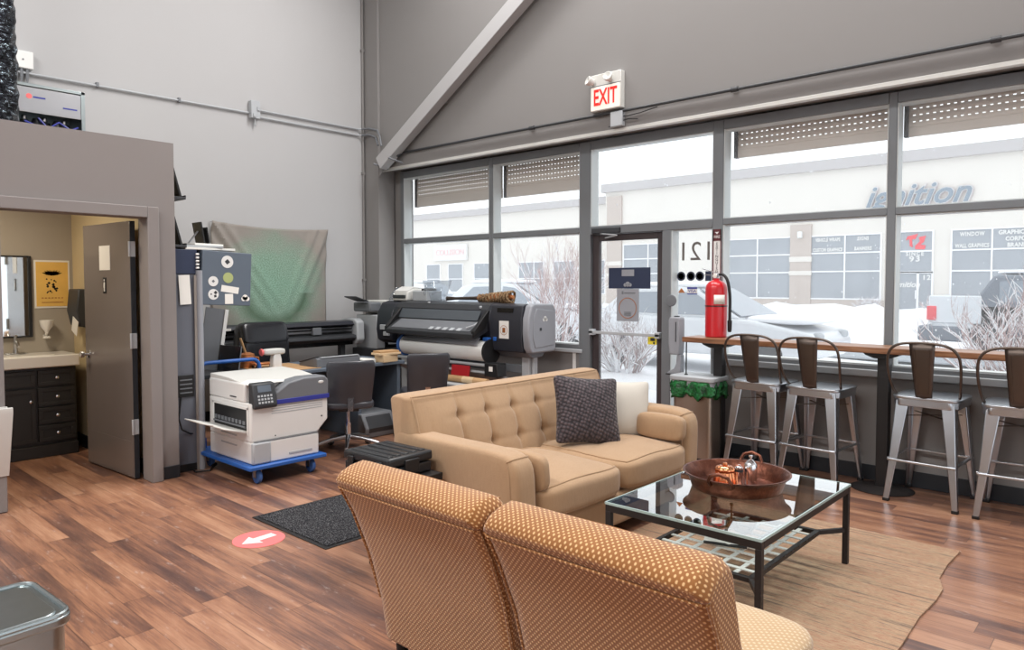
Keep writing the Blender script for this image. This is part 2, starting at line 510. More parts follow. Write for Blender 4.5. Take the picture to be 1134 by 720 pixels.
    M['glass_out'] = glass('mat_car_glass', (.8,.83,.87,1), 1.0)
    M['table_glass'] = glass('mat_table_glass', (.90,.95,.94,1), 3.2)
    M['clear'] = glass('mat_clear_plastic', (.86,.88,.9,1), 1.6, .12)
    M['bottle_glass'] = glass('mat_bottle_glass', (.82,.82,.82,1), 2.2)
    # green bag
    t = NT('mat_bag_green'); v = t.coord('Object'); n = t.noise(v, 24, 4, .7)
    c = t.ramp(n, [(.4, lin((12,62,30))), (.62, lin((30,128,62)))])
    t.pbsdf(c, .25, 0, .5, t.bump(n, 1, .03)); M['bag'] = t.m
    # rope
    t = NT('mat_rope'); v = t.coord('Object', (1, 1, 1)); n = t.noise(v, 90, 3)
    c = t.ramp(n, [(.4, lin((92,70,52))), (.6, lin((168,140,108)))]); t.pbsdf(c, .9, 0, .1, t.bump(n, .6, .006)); M['rope'] = t.m
    # exit sign face (lit)
    t = NT('mat_exit_face'); t.pbsdf(lin((240,236,226)), .5, 0, .4, emit=lin((255,240,225)), estr=.25); M['exit_face'] = t.m
    t = NT('mat_exit_letters'); t.pbsdf(lin((214,40,36)), .5, 0, .4, emit=lin((255,40,30)), estr=.45); M['exit_letters'] = t.m
mm('sticker_green', (170,180,120), .7)
make_special()
# ================================================================== ROOM SHELL
XB, XR = -7.93, 2.1          # back wall face, right end wall
YW, YU = 6.1, 5.85           # lower window wall face, upper (furred) wall face
YF = -3.6                    # wall behind the camera
ZC = 6.6
struct('floor', MB().box(XB-.3, XR+.3, YF-.3, YW+.3, -.12, 0), 'floor', smooth=False)
struct('ceiling', MB().box(XB-.3, XR+.3, YF-.3, YW+.3, ZC, ZC+.15), 'wall', smooth=False)
struct('wall_back', MB().box(XB-.25, XB, YF-.2, YW+.25, 0, ZC), 'wall', smooth=False)
struct('wall_rear', MB().box(XB, -7.6, YF-.2, YF, 0, ZC).box(-3.0, XR, YF-.2, YF, 0, ZC).box(-7.6, -3.0, YF-.2, YF, 2.3, ZC).box(-7.6, -3.0, YF-.2, YF, 0, .15), 'wall', smooth=False)
struct('wall_right', MB().box(XR, XR+.2, YF, .4, 0, ZC).box(XR, XR+.2, 5.6, YW+.25, 0, ZC).box(XR, XR+.2, .4, 5.6, 3.0, ZC).box(XR, XR+.2, .4, 5.6, 0, .1), 'wall', smooth=False)
# glazed openings added in the unseen walls to let in fill daylight
r = snode('window_7')
mb = MB()
for y in (.4, 2.1, 3.8, 5.53): mb.box(XR+.04, XR+.16, y, y+.07, .1, 3.0)
obj('window_frame', mb, 'frame', r)
obj('window_pane', MB().box(XR+.1, XR+.106, .4, 5.6, .1, 3.0), 'glass', r, smooth=False)
r = snode('window_8')  # second added opening, fills from behind the camera
mb = MB()
for x in (-7.6, -6.1, -4.6, -3.07): mb.box(x, x+.07, YF-.16, YF-.04, .15, 2.3)
obj('window_frame', mb, 'frame', r)
obj('window_pane', MB().box(-7.6, -3.0, YF-.106, YF-.1, .15, 2.3), 'glass', r, smooth=False)
# window wall: upper furred band, low wall under the glass, strips at the ends
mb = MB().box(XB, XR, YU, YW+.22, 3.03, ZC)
struct('wall_front_upper', mb, 'wall_shaded', smooth=False)
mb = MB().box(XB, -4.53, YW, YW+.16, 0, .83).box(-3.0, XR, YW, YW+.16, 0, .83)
struct('wall_front_low', mb, 'wall_shaded', smooth=False)
struct('wall_front_corner', MB().box(XB, -7.5, YW, YW+.2, .83, 3.03), 'wall_shaded', smooth=False)
struct('wall_front_end', MB().box(1.36, XR, YW, YW+.2, .83, 3.03), 'wall_shaded', smooth=False)
struct('trim_1', MB().box(XB, XR, YU-.004, YU+.05, 3.0, 3.035), 'offwhite', bevel=.004)    # soffit strip, window light put in as pale colour
struct('trim_2', MB().box(XB, -7.62, YU-.03, YU+.23, 0, ZC), 'wall_shaded', bevel=.008)        # corner column
struct('trim_3', MB().box(-4.66, -4.62, YW-.012, YW, 0, .83), 'white', bevel=.003)
struct('baseboard_front', MB().box(-3.0, XR, YW-.014, YW, 0, .12).box(-7.6, -4.53, YW-.014, YW, 0, .12), 'baseboard', bevel=.003)
struct('baseboard_back', MB().box(XB, XB+.014, 2.46, YU, 0, .12), 'baseboard', bevel=.003)
# window sills (inside ledge)
struct('trim_4', MB().box(-3.0, 1.36, YW-.05, YW+.1, .82, .875), 'light_grey', bevel=.006)
struct('trim_5', MB().box(-7.5, -4.53, YW-.03, YW+.1, .82, .86), 'light_grey', bevel=.006)

# ---- window units: frame + panes
Y0, Y1 = YW-.02, YW+.12       # frame depth
ZT, ZH, ZB = 2.105, 3.01, .86
def frame_unit(n, x0, x1, w0, w1, zb=ZB, upper=True):
    r = snode('window_%d' % n)
    mb = MB()
    mb.box(x0, x0+w0, Y0, Y1, zb, ZH); 
    if w1: mb.box(x1-w1, x1, Y0, Y1, zb, ZH)
    a, b = x0+w0, x1-w1
    mb.box(a, b, Y0, Y1, ZH-.085, ZH); mb.box(a, b, Y0, Y1, ZT-.028, ZT+.028); mb.box(a, b, Y0, Y1, zb, zb+.05)
    obj('window_frame', mb, 'frame', r, bevel=.004, seg=1)
    # bead lining the frame sides, painted pale for the daylight on them
    bd = MB()
    for za, zc in ((zb+.05, ZT-.028), (ZT+.028, ZH-.085)):
        for p in ((a, a+.008), (b-.008, b)): bd.box(p[0], p[1], YW-.012, YW+.115, za, zc)
        bd.box(a+.008, b-.008, YW+.0, YW+.115, za, za+.008); bd.box(a+.008, b-.008, YW+.0, YW+.115, zc-.008, zc)
    obj('daylit_bead', bd, 'daylit_reveal', r, smooth=False)
    for za, zc in ((zb+.06, ZT-.03), (ZT+.03, ZH-.09)):
        obj('window_pane', MB().box(a-.005, b+.005, YW+.092, YW+.098, za, zc), 'glass', r, smooth=False)
    return r
frame_unit(1, -7.5, -5.885, .06, 0)
frame_unit(2, -5.885, -4.57, .065, 0)
frame_unit(3, -3.07, -1.62, .10, 0)
frame_unit(4, -1.62, -.14, .06, 0)
frame_unit(5, -.14, 1.36, .06, .06)
# entrance: posts, transom light over the door, sidelight and the door leaf
r = snode('window_6')
mb = MB().box(-4.57, -4.43, Y0, Y1, 0, ZH).box(-3.585, -3.49, Y0, Y1, 0, ZT-.05)
mb.box(-4.43, -3.07, Y0, Y1, ZH-.085, ZH).box(-4.43, -3.07, Y0, Y1, ZT-.05, ZT+.03).box(-3.49, -3.07, Y0, Y1, 0, .16)
mb.box(-3.07, -2.97, Y0, Y1, 0, ZB)
obj('window_frame', mb, 'frame', r, bevel=.004, seg=1)
bd = MB()  # pale lining carries the daylight on the frame sides in its colour
for a, b, za, zc in ((-4.43, -3.07, ZT+.03, ZH-.085), (-3.49, -3.07, .16, ZT-.05)):
    for p in ((a, a+.008), (b-.008, b)): bd.box(p[0], p[1], YW-.012, YW+.115, za, zc)
    bd.box(a+.008, b-.008, YW+.0, YW+.115, za, za+.008); bd.box(a+.008, b-.008, YW+.0, YW+.115, zc-.008, zc)
obj('daylit_bead', bd, 'daylit_reveal', r, smooth=False)
obj('window_pane', MB().box(-4.43, -3.07, YW+.092, YW+.098, ZT+.03, ZH-.09), 'glass', r, smooth=False)
obj('window_pane', MB().box(-3.49, -3.07, YW+.092, YW+.098, .16, ZT-.05), 'glass', r, smooth=False)
r = snode('door_1')
mb = MB().box(-4.425, -4.345, YW+.02, YW+.07, .01, 2.05).box(-3.66, -3.59, YW+.02, YW+.07, .01, 2.05)
mb.box(-4.345, -3.66, YW+.02, YW+.07, 1.985, 2.05).box(-4.345, -3.66, YW+.02, YW+.07, .01, .2)
obj('door_frame', mb, 'frame_dark', r, bevel=.004, seg=1)
obj('door_pane', MB().box(-4.345, -3.66, YW+.042, YW+.048, .2, 1.985), 'glass', r, smooth=False)
mb = MB().box(-4.43, -3.6, YW-.04, YW-.02, 1.035, 1.065).box(-4.43, -4.38, YW-.04, YW+.03, 1.02, 1.08).box(-3.65, -3.6, YW-.04, YW+.03, 1.02, 1.08)
obj('push_bar', mb, 'light_grey', r, bevel=.004)
mb = MB().box(-4.40, -4.06, YW-.045, YW+.02, 2.06, 2.115)
obj('door_closer', mb, 'charcoal', r, bevel=.008)
mb = MB().bar((-4.3, YW-.02, 2.06), (-4.06, YW-.09, 2.03), .022, .012).bar((-4.06, YW-.09, 2.03), (-4.25, YW+.0, 2.015), .022, .012)
obj('closer_arm', mb, 'light_grey', r, bevel=.002)

# ---- roller shutters outside the glass, partly lowered
def shutter(x0, x1, zbot, zbar, label):
    t = thing('roller_shutter', label, 'roller shutter', ((x0+x1)/2, YW+.19, zbot), 0, 'roller shutters lowered behind the window heads')
    w = (x1-x0)/2
    h = ZH - zbot
    slat = MB(); br = MB()
    zb = zbar - zbot
    pitch = .050; n = int((h-zb)/pitch)+1
    for i in range(n):
        z0 = zb + i*pitch
        slat.prism([(.003, z0), (-.002, z0), (-.006, z0+.010), (-.007, z0+.02), (-.006, z0+.031), (-.002, z0+.041), (.003, z0+.041)], -w, w, 'x')
        x = -w
        while x < w:
            br.box(x, min(x+.026, w), -.002, .003, z0+.041, z0+pitch); x += .046
    obj('slat_curtain', slat, 'shutter', t, smooth=True)
    obj('perforated_strip', br, 'shutter', t, smooth=False)
    obj('bottom_bar', MB().box(-w, w, -.012, .012, 0, zb), 'shutter', t, bevel=.004)
    obj('guide_rail', MB().box(-w-.03, -w, -.025, .025, 0, h), 'charcoal', t, smooth=False)
    return t
shutter(-7.40, -5.86, 2.56, 2.68, 'perforated grey roller shutter behind the leftmost window, nearest the corner column')
shutter(-5.79, -4.55, 2.56, 2.68, 'perforated grey roller shutter in the window directly left of the glass door')
shutter(-2.93, -1.60, 2.69, 2.76, 'perforated grey roller shutter in the window just right of the fire extinguisher')
shutter(-1.53, -.16, 2.69, 2.76, 'perforated grey roller shutter in the far right window, beyond the mullion by the third stool')

# ================================================================== BATHROOM BOX
YB0, YB1, XBF = -.3, 2.46, -5.84
struct('wall_bathroom_front', MB().box(XBF-.12, XBF, YB0, 1.25, 0, 2.655).box(XBF-.12, XBF, 2.28, YB1, 0, 2.655).box(XBF-.12, XBF, 1.25, 2.28, 2.09, 2.655), 'bath_front', smooth=False)
struct('wall_bathroom_side', MB().box(XB, XBF-.12, 2.31, YB1, 0, 2.655), 'bath_beige', smooth=False)
struct('wall_bathroom_left', MB().box(XB, XBF-.12, YB0, YB0+.12, 0, 2.655), 'bath_wall', smooth=False)
struct('wall_bathroom_back', MB().box(XB, -7.8, YB0+.12, 2.31, 0, 2.5), 'bath_wall', smooth=False)
struct('ceiling_bathroom', MB().box(-7.8, XBF-.12, YB0+.12, 2.31, 2.5, 2.655), 'bath_wall', smooth=False)
struct('trim_6', MB().box(XBF-.14, XBF+.05, 2.235, 2.32, 0, 2.14).box(XBF-.14, XBF+.05, 1.2, 1.29, 0, 2.14).box(XBF-.14, XBF+.05, 1.29, 2.235, 2.055, 2.14), 'bath_front', bevel=.006)
struct('baseboard_bathroom', MB().box(XBF, XBF+.012, 2.33, YB1, 0, .1).box(-7.8, XBF-.15, 2.298, 2.31, 0, .12), 'baseboard', bevel=.002)
# open leaf: hinged at the right jamb, swung inward
r = snode('door_2'); r.location = (-6.0, 2.222, 0)
a = math.atan2(2.165-2.222, -6.86+6.0)       # towards its free edge
r.rotation_euler = (0, 0, a)
obj('door_leaf', MB().box(.01, .88, -.0, .042, .012, 2.04), 'door_paint', r, bevel=.003)
obj('hinge_edge', MB().box(.004,.010,.002,.040,.012,2.04), 'baseboard', r)
obj('kick_plate', MB().box(.03, .86, .042, .0445, .02, .3), 'door_paint', r, bevel=.001)
for z in (.42, 1.1, 1.82):
    obj('door_hinge', MB().box(-.002, .004, .004, .046, z-.06, z+.06).tube([(-.004,.05,z-.06),(-.004,.05,z+.06)], .009), 'light_grey', r, bevel=.001)
k = MB()
T = Matrix.Translation((.81, .042, .95)) @ Matrix.Rotation(-PI/2, 4, 'X')
k.lathe([(.032,0),(.032,.008),(.012,.012),(.012,.035),(.026,.045),(.028,.06),(.02,.07),(0,.072)], 20, T)
obj('door_knob', k, 'chrome', r)
sgn = MB().box(.36, .56, .042, .045, 1.66, 1.86)
obj('door_notice', sgn, 'white', r, smooth=False)
obj('door_pictogram', MB().box(.44, .50, .042, .046, 1.47, 1.60), 'black', r, bevel=.002)
pm = MB().lathe([(.009,0),(.009,.002)], 12, Matrix.Translation((.47, .046, 1.578)) @ Matrix.Rotation(-PI/2, 4, 'X')).box(.458,.482,.046,.048,1.515,1.562).box(.461,.468,.046,.048,1.485,1.515).box(.472,.479,.046,.048,1.485,1.515)
obj('figure_symbol', pm, 'white', r, smooth=False)

t = thing('vanity_cabinet', 'black bathroom vanity cabinet with silver knobs below the white basin', 'vanity', (-7.385, 1.7, 0))
# local: front at x=0 (facing +x), y from -.5 to .5
mb = MB().box(-.41, -.02, -.5, .5, .0, .80)
obj('body', mb, 'vanity', t, bevel=.004)
def panel(y0, y1, z0, z1, nm, kn):
    p = MB().box(-.02, 0, y0, y1, z0, z1)
    q = obj(nm, p, 'vanity', t, bevel=.004)
    fr = rect_frame(MB(), y0, y1, z0, z1, .035, 0, .008, 'yzx')
    obj('raised_frame', fr, 'vanity', q, bevel=.003)
    T = Matrix.Translation((0.006, kn[0], kn[1])) @ Matrix.Rotation(PI/2, 4, 'Y')
    obj('knob', MB().lathe([(.005,0),(.005,.012),(.014,.018),(.014,.024),(0,.028)], 14, T), 'chrome', q)
panel(-.48, .17, .14, .62, 'cabinet_door', (.13, .51)); panel(-.48, .17, .64, .78, 'drawer_front', (-.25, .71))
for z0, z1 in ((.46,.62),(.30,.445),(.14,.285)): panel(.19, .48, z0, z1, 'drawer', (.335, (z0+z1)/2))
panel(.19, .48, .64, .78, 'drawer', (.335, .71))
obj('plinth', MB().box(-.4, .012, -.5, .5, 0, .11), 'vanity', t, bevel=.006)
t = thing('wash_basin', 'thick white ceramic basin top on the black vanity', 'basin', (-7.385, 1.7, .80))
n = 1
mb = MB().box(-.415, .03, -.52, .52, .005, .11)
obj('slab', mb, 'porcelain', t, bevel=.01, seg=3)
obj('bowl_rim', MB().prism([(-.33,-.33),(-.02,-.33),(-.02,.33),(-.33,.33)], .11, .114, 'z'), 'porcelain', t, bevel=.004)
t = thing('faucet', 'brushed metal faucet standing on the white basin below the mirror', 'faucet', (-7.68, 1.80, .914))
obj('base_plate', MB().box(-.03,.03,-.08,.08,0,.012), 'steel', t, bevel=.006)
obj('spout', MB().tube([(0,0,.01),(0,0,.08),(.02,0,.11),(.07,0,.10),(.10,0,.07)], [.022,.018,.016,.014,.012], 12), 'steel', t)
obj('lever', MB().tube([(0,0,.1),(-.005,0,.15),(.03,0,.17)], [.014,.012,.008], 10), 'steel', t)
t = thing('wall_mirror', 'tall black-framed bathroom mirror above the basin', 'mirror', (-7.8, 1.70, 1.43))
obj('mirror_glass', MB().box(.0, .018, -.245, .245, -.36, .36), 'mirror', t, smooth=False)
obj('mirror_frame', MB().box(0,.03,.235,.262,-.375,.375).box(0,.03,-.262,-.235,-.375,.375).box(0,.03,-.24,.24,.36,.375).box(0,.03,-.24,.24,-.375,-.36), 'black', t, bevel=.003)
t = thing('cup_sconce', 'white cup-shaped holder on the bathroom wall between mirror and poster foot', 'sconce', (-7.8, 2.06, 1.09))
obj('cup', MB().lathe([(.012,0),(.02,.02),(.05,.06),(.06,.12),(.055,.12),(.045,.065),(.0,.03)], 20, Matrix.Translation((.075,0,.0))), 'porcelain', t)
obj('bracket', MB().tube([(0,0,-.03),(.04,0,-.035),(.075,0,.0)], .012, 10).lathe([(.03,-.05),(.034,-.04),(.02,-.03)],16,Matrix.Translation((.075,0,.0))), 'porcelain', t)
# poster, generic palm motif
t = thing('poster', 'yellow poster with dark plant print in a white border on the bathroom wall', 'poster', (-7.8, 2.135, 1.545))
obj('sheet', MB().box(.001,.006,-.147,.147,-.225,.225), 'paper', t, smooth=False)
obj('print_panel', MB().box(.006,.008,-.132,.132,-.208,.208), 'poster_yellow', t, smooth=False)
pm = MB()
for k in range(9):
    a = R(20 + 140*k/8); L = .06 + .035*abs(math.cos(a))
    c = Vector((.008, 0, .085)); d = Vector((0, math.cos(a), math.sin(a)*.75))
    s = Vector((0, -d.z, d.y))
    pm.add([c - s*.006, c + d*L*.5 - s*.011, c + d*L, c + d*L*.5 + s*.011, c + s*.006], [(0,1,2,3,4)])
for k in range(22):
    y = random.uniform(-.05,.05); z = random.uniform(-.09,.07); w = random.uniform(.006,.014)
    pm.add([(.0085,y-w,z),(.0085,y,z-w),(.0085,y+w,z),(.0085,y,z+w)], [(0,1,2,3)])
obj('plant_print', pm, 'black', t, smooth=False)
ln = MB()
for k in range(7): ln.box(.008,.0085,-.09+k*.027,-.075+k*.027,-.135,-.125)
ln.box(.008,.0085,-.09,.09,-.175,-.168)
obj('caption_marks', ln, 'copper_matte', t, smooth=False)
t = thing('paper_dispenser', 'dark wall-mounted paper dispenser with a torn towel hanging on the beige bathroom wall', 'dispenser', (-7.45, 2.31, 1.3))
obj('case', MB().prism([(0,.2),(-.10,.2),(-.12,0),(-.09,-.14),(0,-.16)], -.14, .14, 'x'), 'charcoal', t, bevel=.01)
obj('towel', MB().cbox((.05,-.11,-.14),(.15,.004,.14),(0,.35,0)), 'paper', t)
t = thing('card', 'small orange printed card on the beige bathroom wall beside the dispenser', 'card', (-7.7, 2.31, 1.37))
obj('backing', MB().box(-.05,.05,-.006,0,-.1,.1), 'copper_matte', t)
obj('printed_stripe', MB().box(-.03,.03,-.008,-.006,-.06,-.04).box(-.03,.03,-.008,-.006,.03,.06), 'paper', t)
# ================================================================== OUTSIDE
def outside():
    # snowy ground
    mb = MB()
    def gp(u, v):
        x = -75 + 110*u; y = 6.35 + 45*v
        z = -.02 + .05*math.sin(x*.7+y*.4)*math.sin(y*.9) * min(1, (y-6.3)/3)
        if y > 20: z += .0
        return (x, y, z)
    mb.grid(90, 60, gp)
    struct('ground_outside', mb, 'snow')
    struct('ground_side', MB().box(2.45, 34, -34, 6.3, -.1, -.03).box(-34, 2.45, -34, -4.0, -.1, -.03), 'snow', smooth=False)
    # road strips
    o = obj('driving_lane', MB().box(-30, 20, 15.6, 17.2, .02, .05), 'asphalt'); o['kind'] = 'structure'
    # building across the lot
    FY = 37.3
    t = thing('shop_building', 'long pale commercial building across the snowy lot with grey windows', 'building', (-10, FY, 0))
    def bx(name, mat, x0, x1, y0, y1, z0, z1, parent=t, **k):
        return obj(name, MB().box(x0+10, x1+10, y0-0, y1-0, z0, z1), mat, parent, **k)
    bx('facade_wall', 'facade', -75, -26, .4, 6, 0, 6.6)
    bx('facade_wall', 'facade', -26, 14, 0, 6, 0, 7.2)
    bx('cornice', 'cornice', -75, -26, .15, 6, 6.55, 7.0)
    bx('cornice', 'cornice', -26.2, 14, -.25, 6, 7.17, 7.68)
    for xp in (-25.3, -13.92, 2.5):
        p = bx('pilaster', 'facade_tan', xp-.53, xp+.53, -.12, 0, 0, 4.55 if xp > -20 else 6.9)
        obj('stone_band', MB().box(xp+10-.56, xp+10+.56, -.15, 0, 2.66, 2.92).box(xp+10-.56, xp+10+.56, -.15, 0, 1.98, 2.2), 'facade', p)
    bx('plinth', 'facade_tan', -24, -9.7, -.06, 0, 0, .75); bx('plinth', 'facade_tan', -7.7, 12, -.06, 0, 0, .75)
    def window(x0, x1, z0, z1, vs, hs, y=0):
        f = MB(); w = .07
        f.box(x0+10-w, x1+10+w, y-.08, y, z0-w, z0).box(x0+10-w, x1+10+w, y-.08, y, z1, z1+w)
        for v in [x0-w/2, x1+w/2] + vs: f.box(v+10-w/2, v+10+w/2, y-.08, y, z0, z1)
        for h in hs: f.box(x0+10, x1+10, y-.075, y, h-w/2, h+w/2)
        fo = obj('window', f, 'win_frame', t)
        obj('pane', MB().box(x0+10, x1+10, y-.03, y-.01, z0, z1), 'out_glass', fo)
    window(-13.42, -10.18, .83, 3.9, [-11.78], [2.15, 3.06])
    window(-17.9, -14.45, .83, 3.9, [-16.2], [2.12, 3.04])
    window(-7.2, -3.5, .75, 3.92, [-5.7], [2.12, 3.05])
    window(-2.4, .8, .75, 3.92, [-.8], [2.12, 3.05])
    window(-24.6, -21.2, .83, 3.88, [-22.9], [2.15, 3.03])
    window(-9.4, -8.0, 2.12, 3.93, [], [3.05])
    for xx, ww in ((-43.2,1.5),(-40.7,1.5),(-37.9,2.6),(-33.5,2.2),(-30.4,1.7),(-27.9,1.6)):
        window(xx, xx+ww, .95, 3.0, [xx+ww*.62] if ww > 2 else [], [1.9], .4)
    # glazed door
    d = MB().box(.55, .65, -.08, 0, 0, 2.08).box(1.4, 1.5, -.08, 0, 0, 2.08).box(2.0, 2.08, -.08, 0, 0, 2.08).box(.6, 2.05, -.08, 0, 2.02, 2.1).box(.6, 2.05, -.08, 0, 0, .12)
    do = obj('shop_door', d, 'win_frame', t)
    obj('door_pane', MB().box(.6, 2.05, -.04, -.01, 0, 2.05), 'out_glass', do)
    obj('door_handle', MB().box(1.36, 1.4, -.16, -.08, .85, 1.25), 'win_frame', do)
    # lettering
    def tx(s, size, x, z, mat, name, y=-.06, **k):
        wd = k.pop('wd', None)
        m = text_mb(s, size, face_T((0, 0, 0), '-y'), .004, offset=.012, **k)
        sx_ = wd / (max(v.x for v in m.v) - min(v.x for v in m.v)) if wd else 1
        for v in m.v: v.x = v.x*sx_ + x + 10; v.y += y; v.z += z
        obj(name, m, mat, t, smooth=False)
    tx('VEHICLE WRAPS', .235, -12.6, 3.72, 'white', 'window_lettering', spacing=1.1, wd=1.2); tx('.', .3, -12.6, 3.52, 'white', 'window_lettering')
    tx('CUSTOM GRAPHICS', .235, -12.6, 3.22, 'white', 'window_lettering', spacing=1.05, wd=1.42)
    tx('SIGNS', .24, -10.95, 3.72, 'white', 'window_lettering', spacing=1.15, wd=0.52); tx('BANNERS', .24, -10.95, 3.24, 'white', 'window_lettering', spacing=1.15, wd=0.78)
    tx('WINDOW', .25, -6.45, 3.73, 'white', 'window_lettering', spacing=1.15, wd=0.95); tx('WALL GRAPHICS', .25, -6.45, 3.22, 'white', 'window_lettering', spacing=1.05, wd=1.3)
    tx('GRAPHIC DESIGN', .25, -4.6, 3.75, 'white', 'window_lettering', spacing=1.0, wd=1.75); tx('CORPORATE', .25, -4.6, 3.47, 'white', 'window_lettering', spacing=1.05, wd=1.25); tx('BRANDING', .25, -4.6, 3.2, 'white', 'window_lettering', spacing=1.05, wd=1.1)
    tx('SINCE', .26, -8.7, 2.92, 'white', 'window_lettering', spacing=1.3, wd=0.75); tx('93', .34, -8.7, 2.68, 'white', 'window_lettering', spacing=1.2, wd=0.45)
    tx('12', .3, -8.2, 1.82, 'white', 'window_lettering', spacing=1.2, wd=0.3)
    tx('ignition', .36, -9.0, 1.5, 'white', 'door_lettering', shear=.3)
    # red emblem
    e = MB()
    e.prism([(.55+.4,3.25),(.85+.4,3.72),(.72+.4,3.72)], -.05, -.03, 'y') if False else None
    def poly(ps): e.prism(ps, -.06, -.03, 'y')
    poly([(.98,3.74),(1.42,3.84),(1.3,3.6),(1.17,3.6),(1.2,3.22),(1.08,3.3),(1.06,3.62),(.92,3.56)])
    poly([(1.44,3.68),(1.74,3.74),(1.66,3.46),(1.52,3.34),(1.74,3.3),(1.7,3.12),(1.32,3.14),(1.3,3.28),(1.5,3.5)])
    obj('red_emblem', e, 'sign_red_soft', t, smooth=False)
    # wall lamp
    obj('wall_light', MB().box(-3.92-.12, -3.92+.12, -.3, -.12, 3.85, 4.2), 'white', t, bevel=.04)
    # big sign: outline plates + letters
    s = thing('shop_sign', 'large slanted grey ignition sign with pale outline on the building across', 'sign', (-8.72, FY-.12, 5.62))
    T = face_T((0, 0, 0), '-y')
    obj('sign_outline', text_mb('ignition', 1.42, face_T((0, .03, 0), '-y'), .02, shear=.35, spacing=1.02, offset=.062), 'mauve', s, smooth=False)
    obj('sign_border', text_mb('ignition', 1.42, face_T((0, -.01, 0), '-y'), .02, shear=.35, spacing=1.02, offset=.05), 'white', s, smooth=False)
    obj('sign_letters', text_mb('ignition', 1.42, face_T((0, -.06, 0), '-y'), .03, shear=.35, spacing=1.02, offset=.012), 'sign_blue', s, smooth=False)
    # far left white board
    s = thing('shop_signboard', 'white signboard with faint red lettering on the far left of the building', 'sign', (-40.4, FY+.3, 3.9))
    obj('board', MB().box(-1.8, 1.8, -.12, .08, -.6, .6), 'white', s)
    obj('red_lettering', text_mb('COLLISION', .62, face_T((0, -.14, 0), '-y'), .01), 'pink_faint', s, smooth=False)

    # -------- vehicles
    def car(loc, rz, label, paint='car_white', scale=1.0, van=False, snow=True):
        t = thing('parked_car', label, 'car', loc, rz)
        L, Wd = 4.5*scale, 1.78*scale
        # lower body (side profile in x-z)
        lo = [(-2.2,.3),(2.15,.3),(2.25,.55),(2.15,.74),(1.2,.92),(.85,.95),(-1.5,.98),(-2.15,.95),(-2.28,.6)]
        up = [(.95,.94),(.05,1.45),(-.3,1.5),(-1.2,1.48),(-1.55,1.4),(-2.0,.96)]
        if van: up = [(.9,.94),(.35,1.5),(-.2,1.6),(-2.0,1.6),(-2.2,.96)]
        sc = lambda P: [(x*scale, z*scale) for x, z in P]
        obj('body', MB().prism(sc(lo), -Wd/2, Wd/2, 'y'), paint, t, bevel=.07, seg=3)
        cab = MB()
        n = len(up)
        v = [(x*scale, -Wd/2*(.97 if z < 1 else .8), z*scale) for x, z in up] + [(x*scale, Wd/2*(.97 if z < 1 else .8), z*scale) for x, z in up]
        cab.add(v, [list(range(n))[::-1], list(range(n, 2*n))] + [(i, (i+1)%n, n+(i+1)%n, n+i) for i in range(n)])
        obj('cabin', cab, paint, t, bevel=.05, seg=3)
        for sy in (-1, 1):
            def P(x, z): 
                f = .97 + (.8-.97)*min(1, max(0, (z-.95)/.5)); return (x*scale, sy*(Wd/2*f+.012), z*scale)
            w = MB(); w.add([P(.7,1.0), P(.06,1.37), P(-.28,1.41), P(-.28,1.0)], [(0,1,2,3)] if sy < 0 else [(3,2,1,0)])
            w.add([P(-.38,1.0), P(-.38,1.41), P(-1.15,1.39), P(-1.55,1.02)], [(0,1,2,3)] if sy < 0 else [(3,2,1,0)])
            obj('side_window', w, 'car_glass', t, smooth=False, solid=.01)
            m = MB().soft((.62*scale, sy*(Wd/2+.1), 1.0*scale), (.14,.2,.13), 4, 3)
            obj('wing_mirror', m, paint, t)
        ws = MB().add([(.93*scale,-Wd*.43,.985*scale),(.93*scale,Wd*.43,.985*scale),(.1*scale,Wd*.37,1.455*scale),(.1*scale,-Wd*.37,1.455*scale)], [(0,1,2,3)])
        obj('windshield', ws, 'car_glass', t, smooth=False, solid=.02)
        for wx in (1.4, -1.35):
            for sy in (-1, 1):
                T = Matrix.Translation((wx*scale, sy*(Wd/2-.08), .32)) @ Matrix.Rotation(PI/2, 4, 'X')
                wh = obj('wheel', MB().lathe([(0,-.1),(.2,-.1),(.31,-.09),(.32,0),(.31,.09),(.2,.1),(0,.1)], 20, T), 'charcoal', t)
        obj('headlight', MB().soft((2.16*scale,-.6*scale,.68*scale),(.16,.32,.14),4,3), 'light_grey', t); obj('headlight', MB().soft((2.16*scale,.6*scale,.68*scale),(.16,.32,.14),4,3), 'light_grey', t)
        if snow:
            mb = MB().soft((-.7*scale,0,1.52*scale if not van else 1.62*scale), (1.6*scale, Wd*.78, .14), 8, 3)
            mb2 = MB().soft((1.5*scale,0,.93*scale), (1.3*scale, Wd*.9, .16), 8, 3, T=None)
            obj('roof_snow', mb, 'snow', t); obj('hood_snow', mb2, 'snow', t)
        return t
    car((-6.35, 12.6, 0), 0, 'white car under snow parked behind the two left bar stools')
    car((-12.6, 14.5, 0), R(12), 'snow covered pale car seen through the glass door', scale=1.05)
    car((-24, 21, 0), R(-4), 'snow covered boxy car behind the leftmost window', van=True)
    # pickup truck at the right
    t = thing('pickup_truck', 'dark topped pickup truck with red tail light behind the snowy bush at right', 'truck', (-1.5, 18.2, 0))
    obj('bed', MB().box(-2.2, .4, -.9, .9, .62, 1.12), 'car_white', t, bevel=.04)
    obj('tailgate', MB().box(-2.26, -2.2, -.88, .88, .72, 1.3).box(-2.25,-1.3,-.93,-.88,.72,1.3), 'car_white', t, bevel=.03)
    obj('bumper', MB().box(-2.45, -1.6, -.95, .95, .34, .66), 'car_dark', t, bevel=.04)
    obj('cab', MB().prism([(-1.5,1.1),(-1.1,1.72),(1.4,1.75),(2.1,1.1),(3.2,1.0),(3.2,.5),(-1.5,.5)], -.9, .9, 'y'), 'car_dark', t, bevel=.06, seg=3)
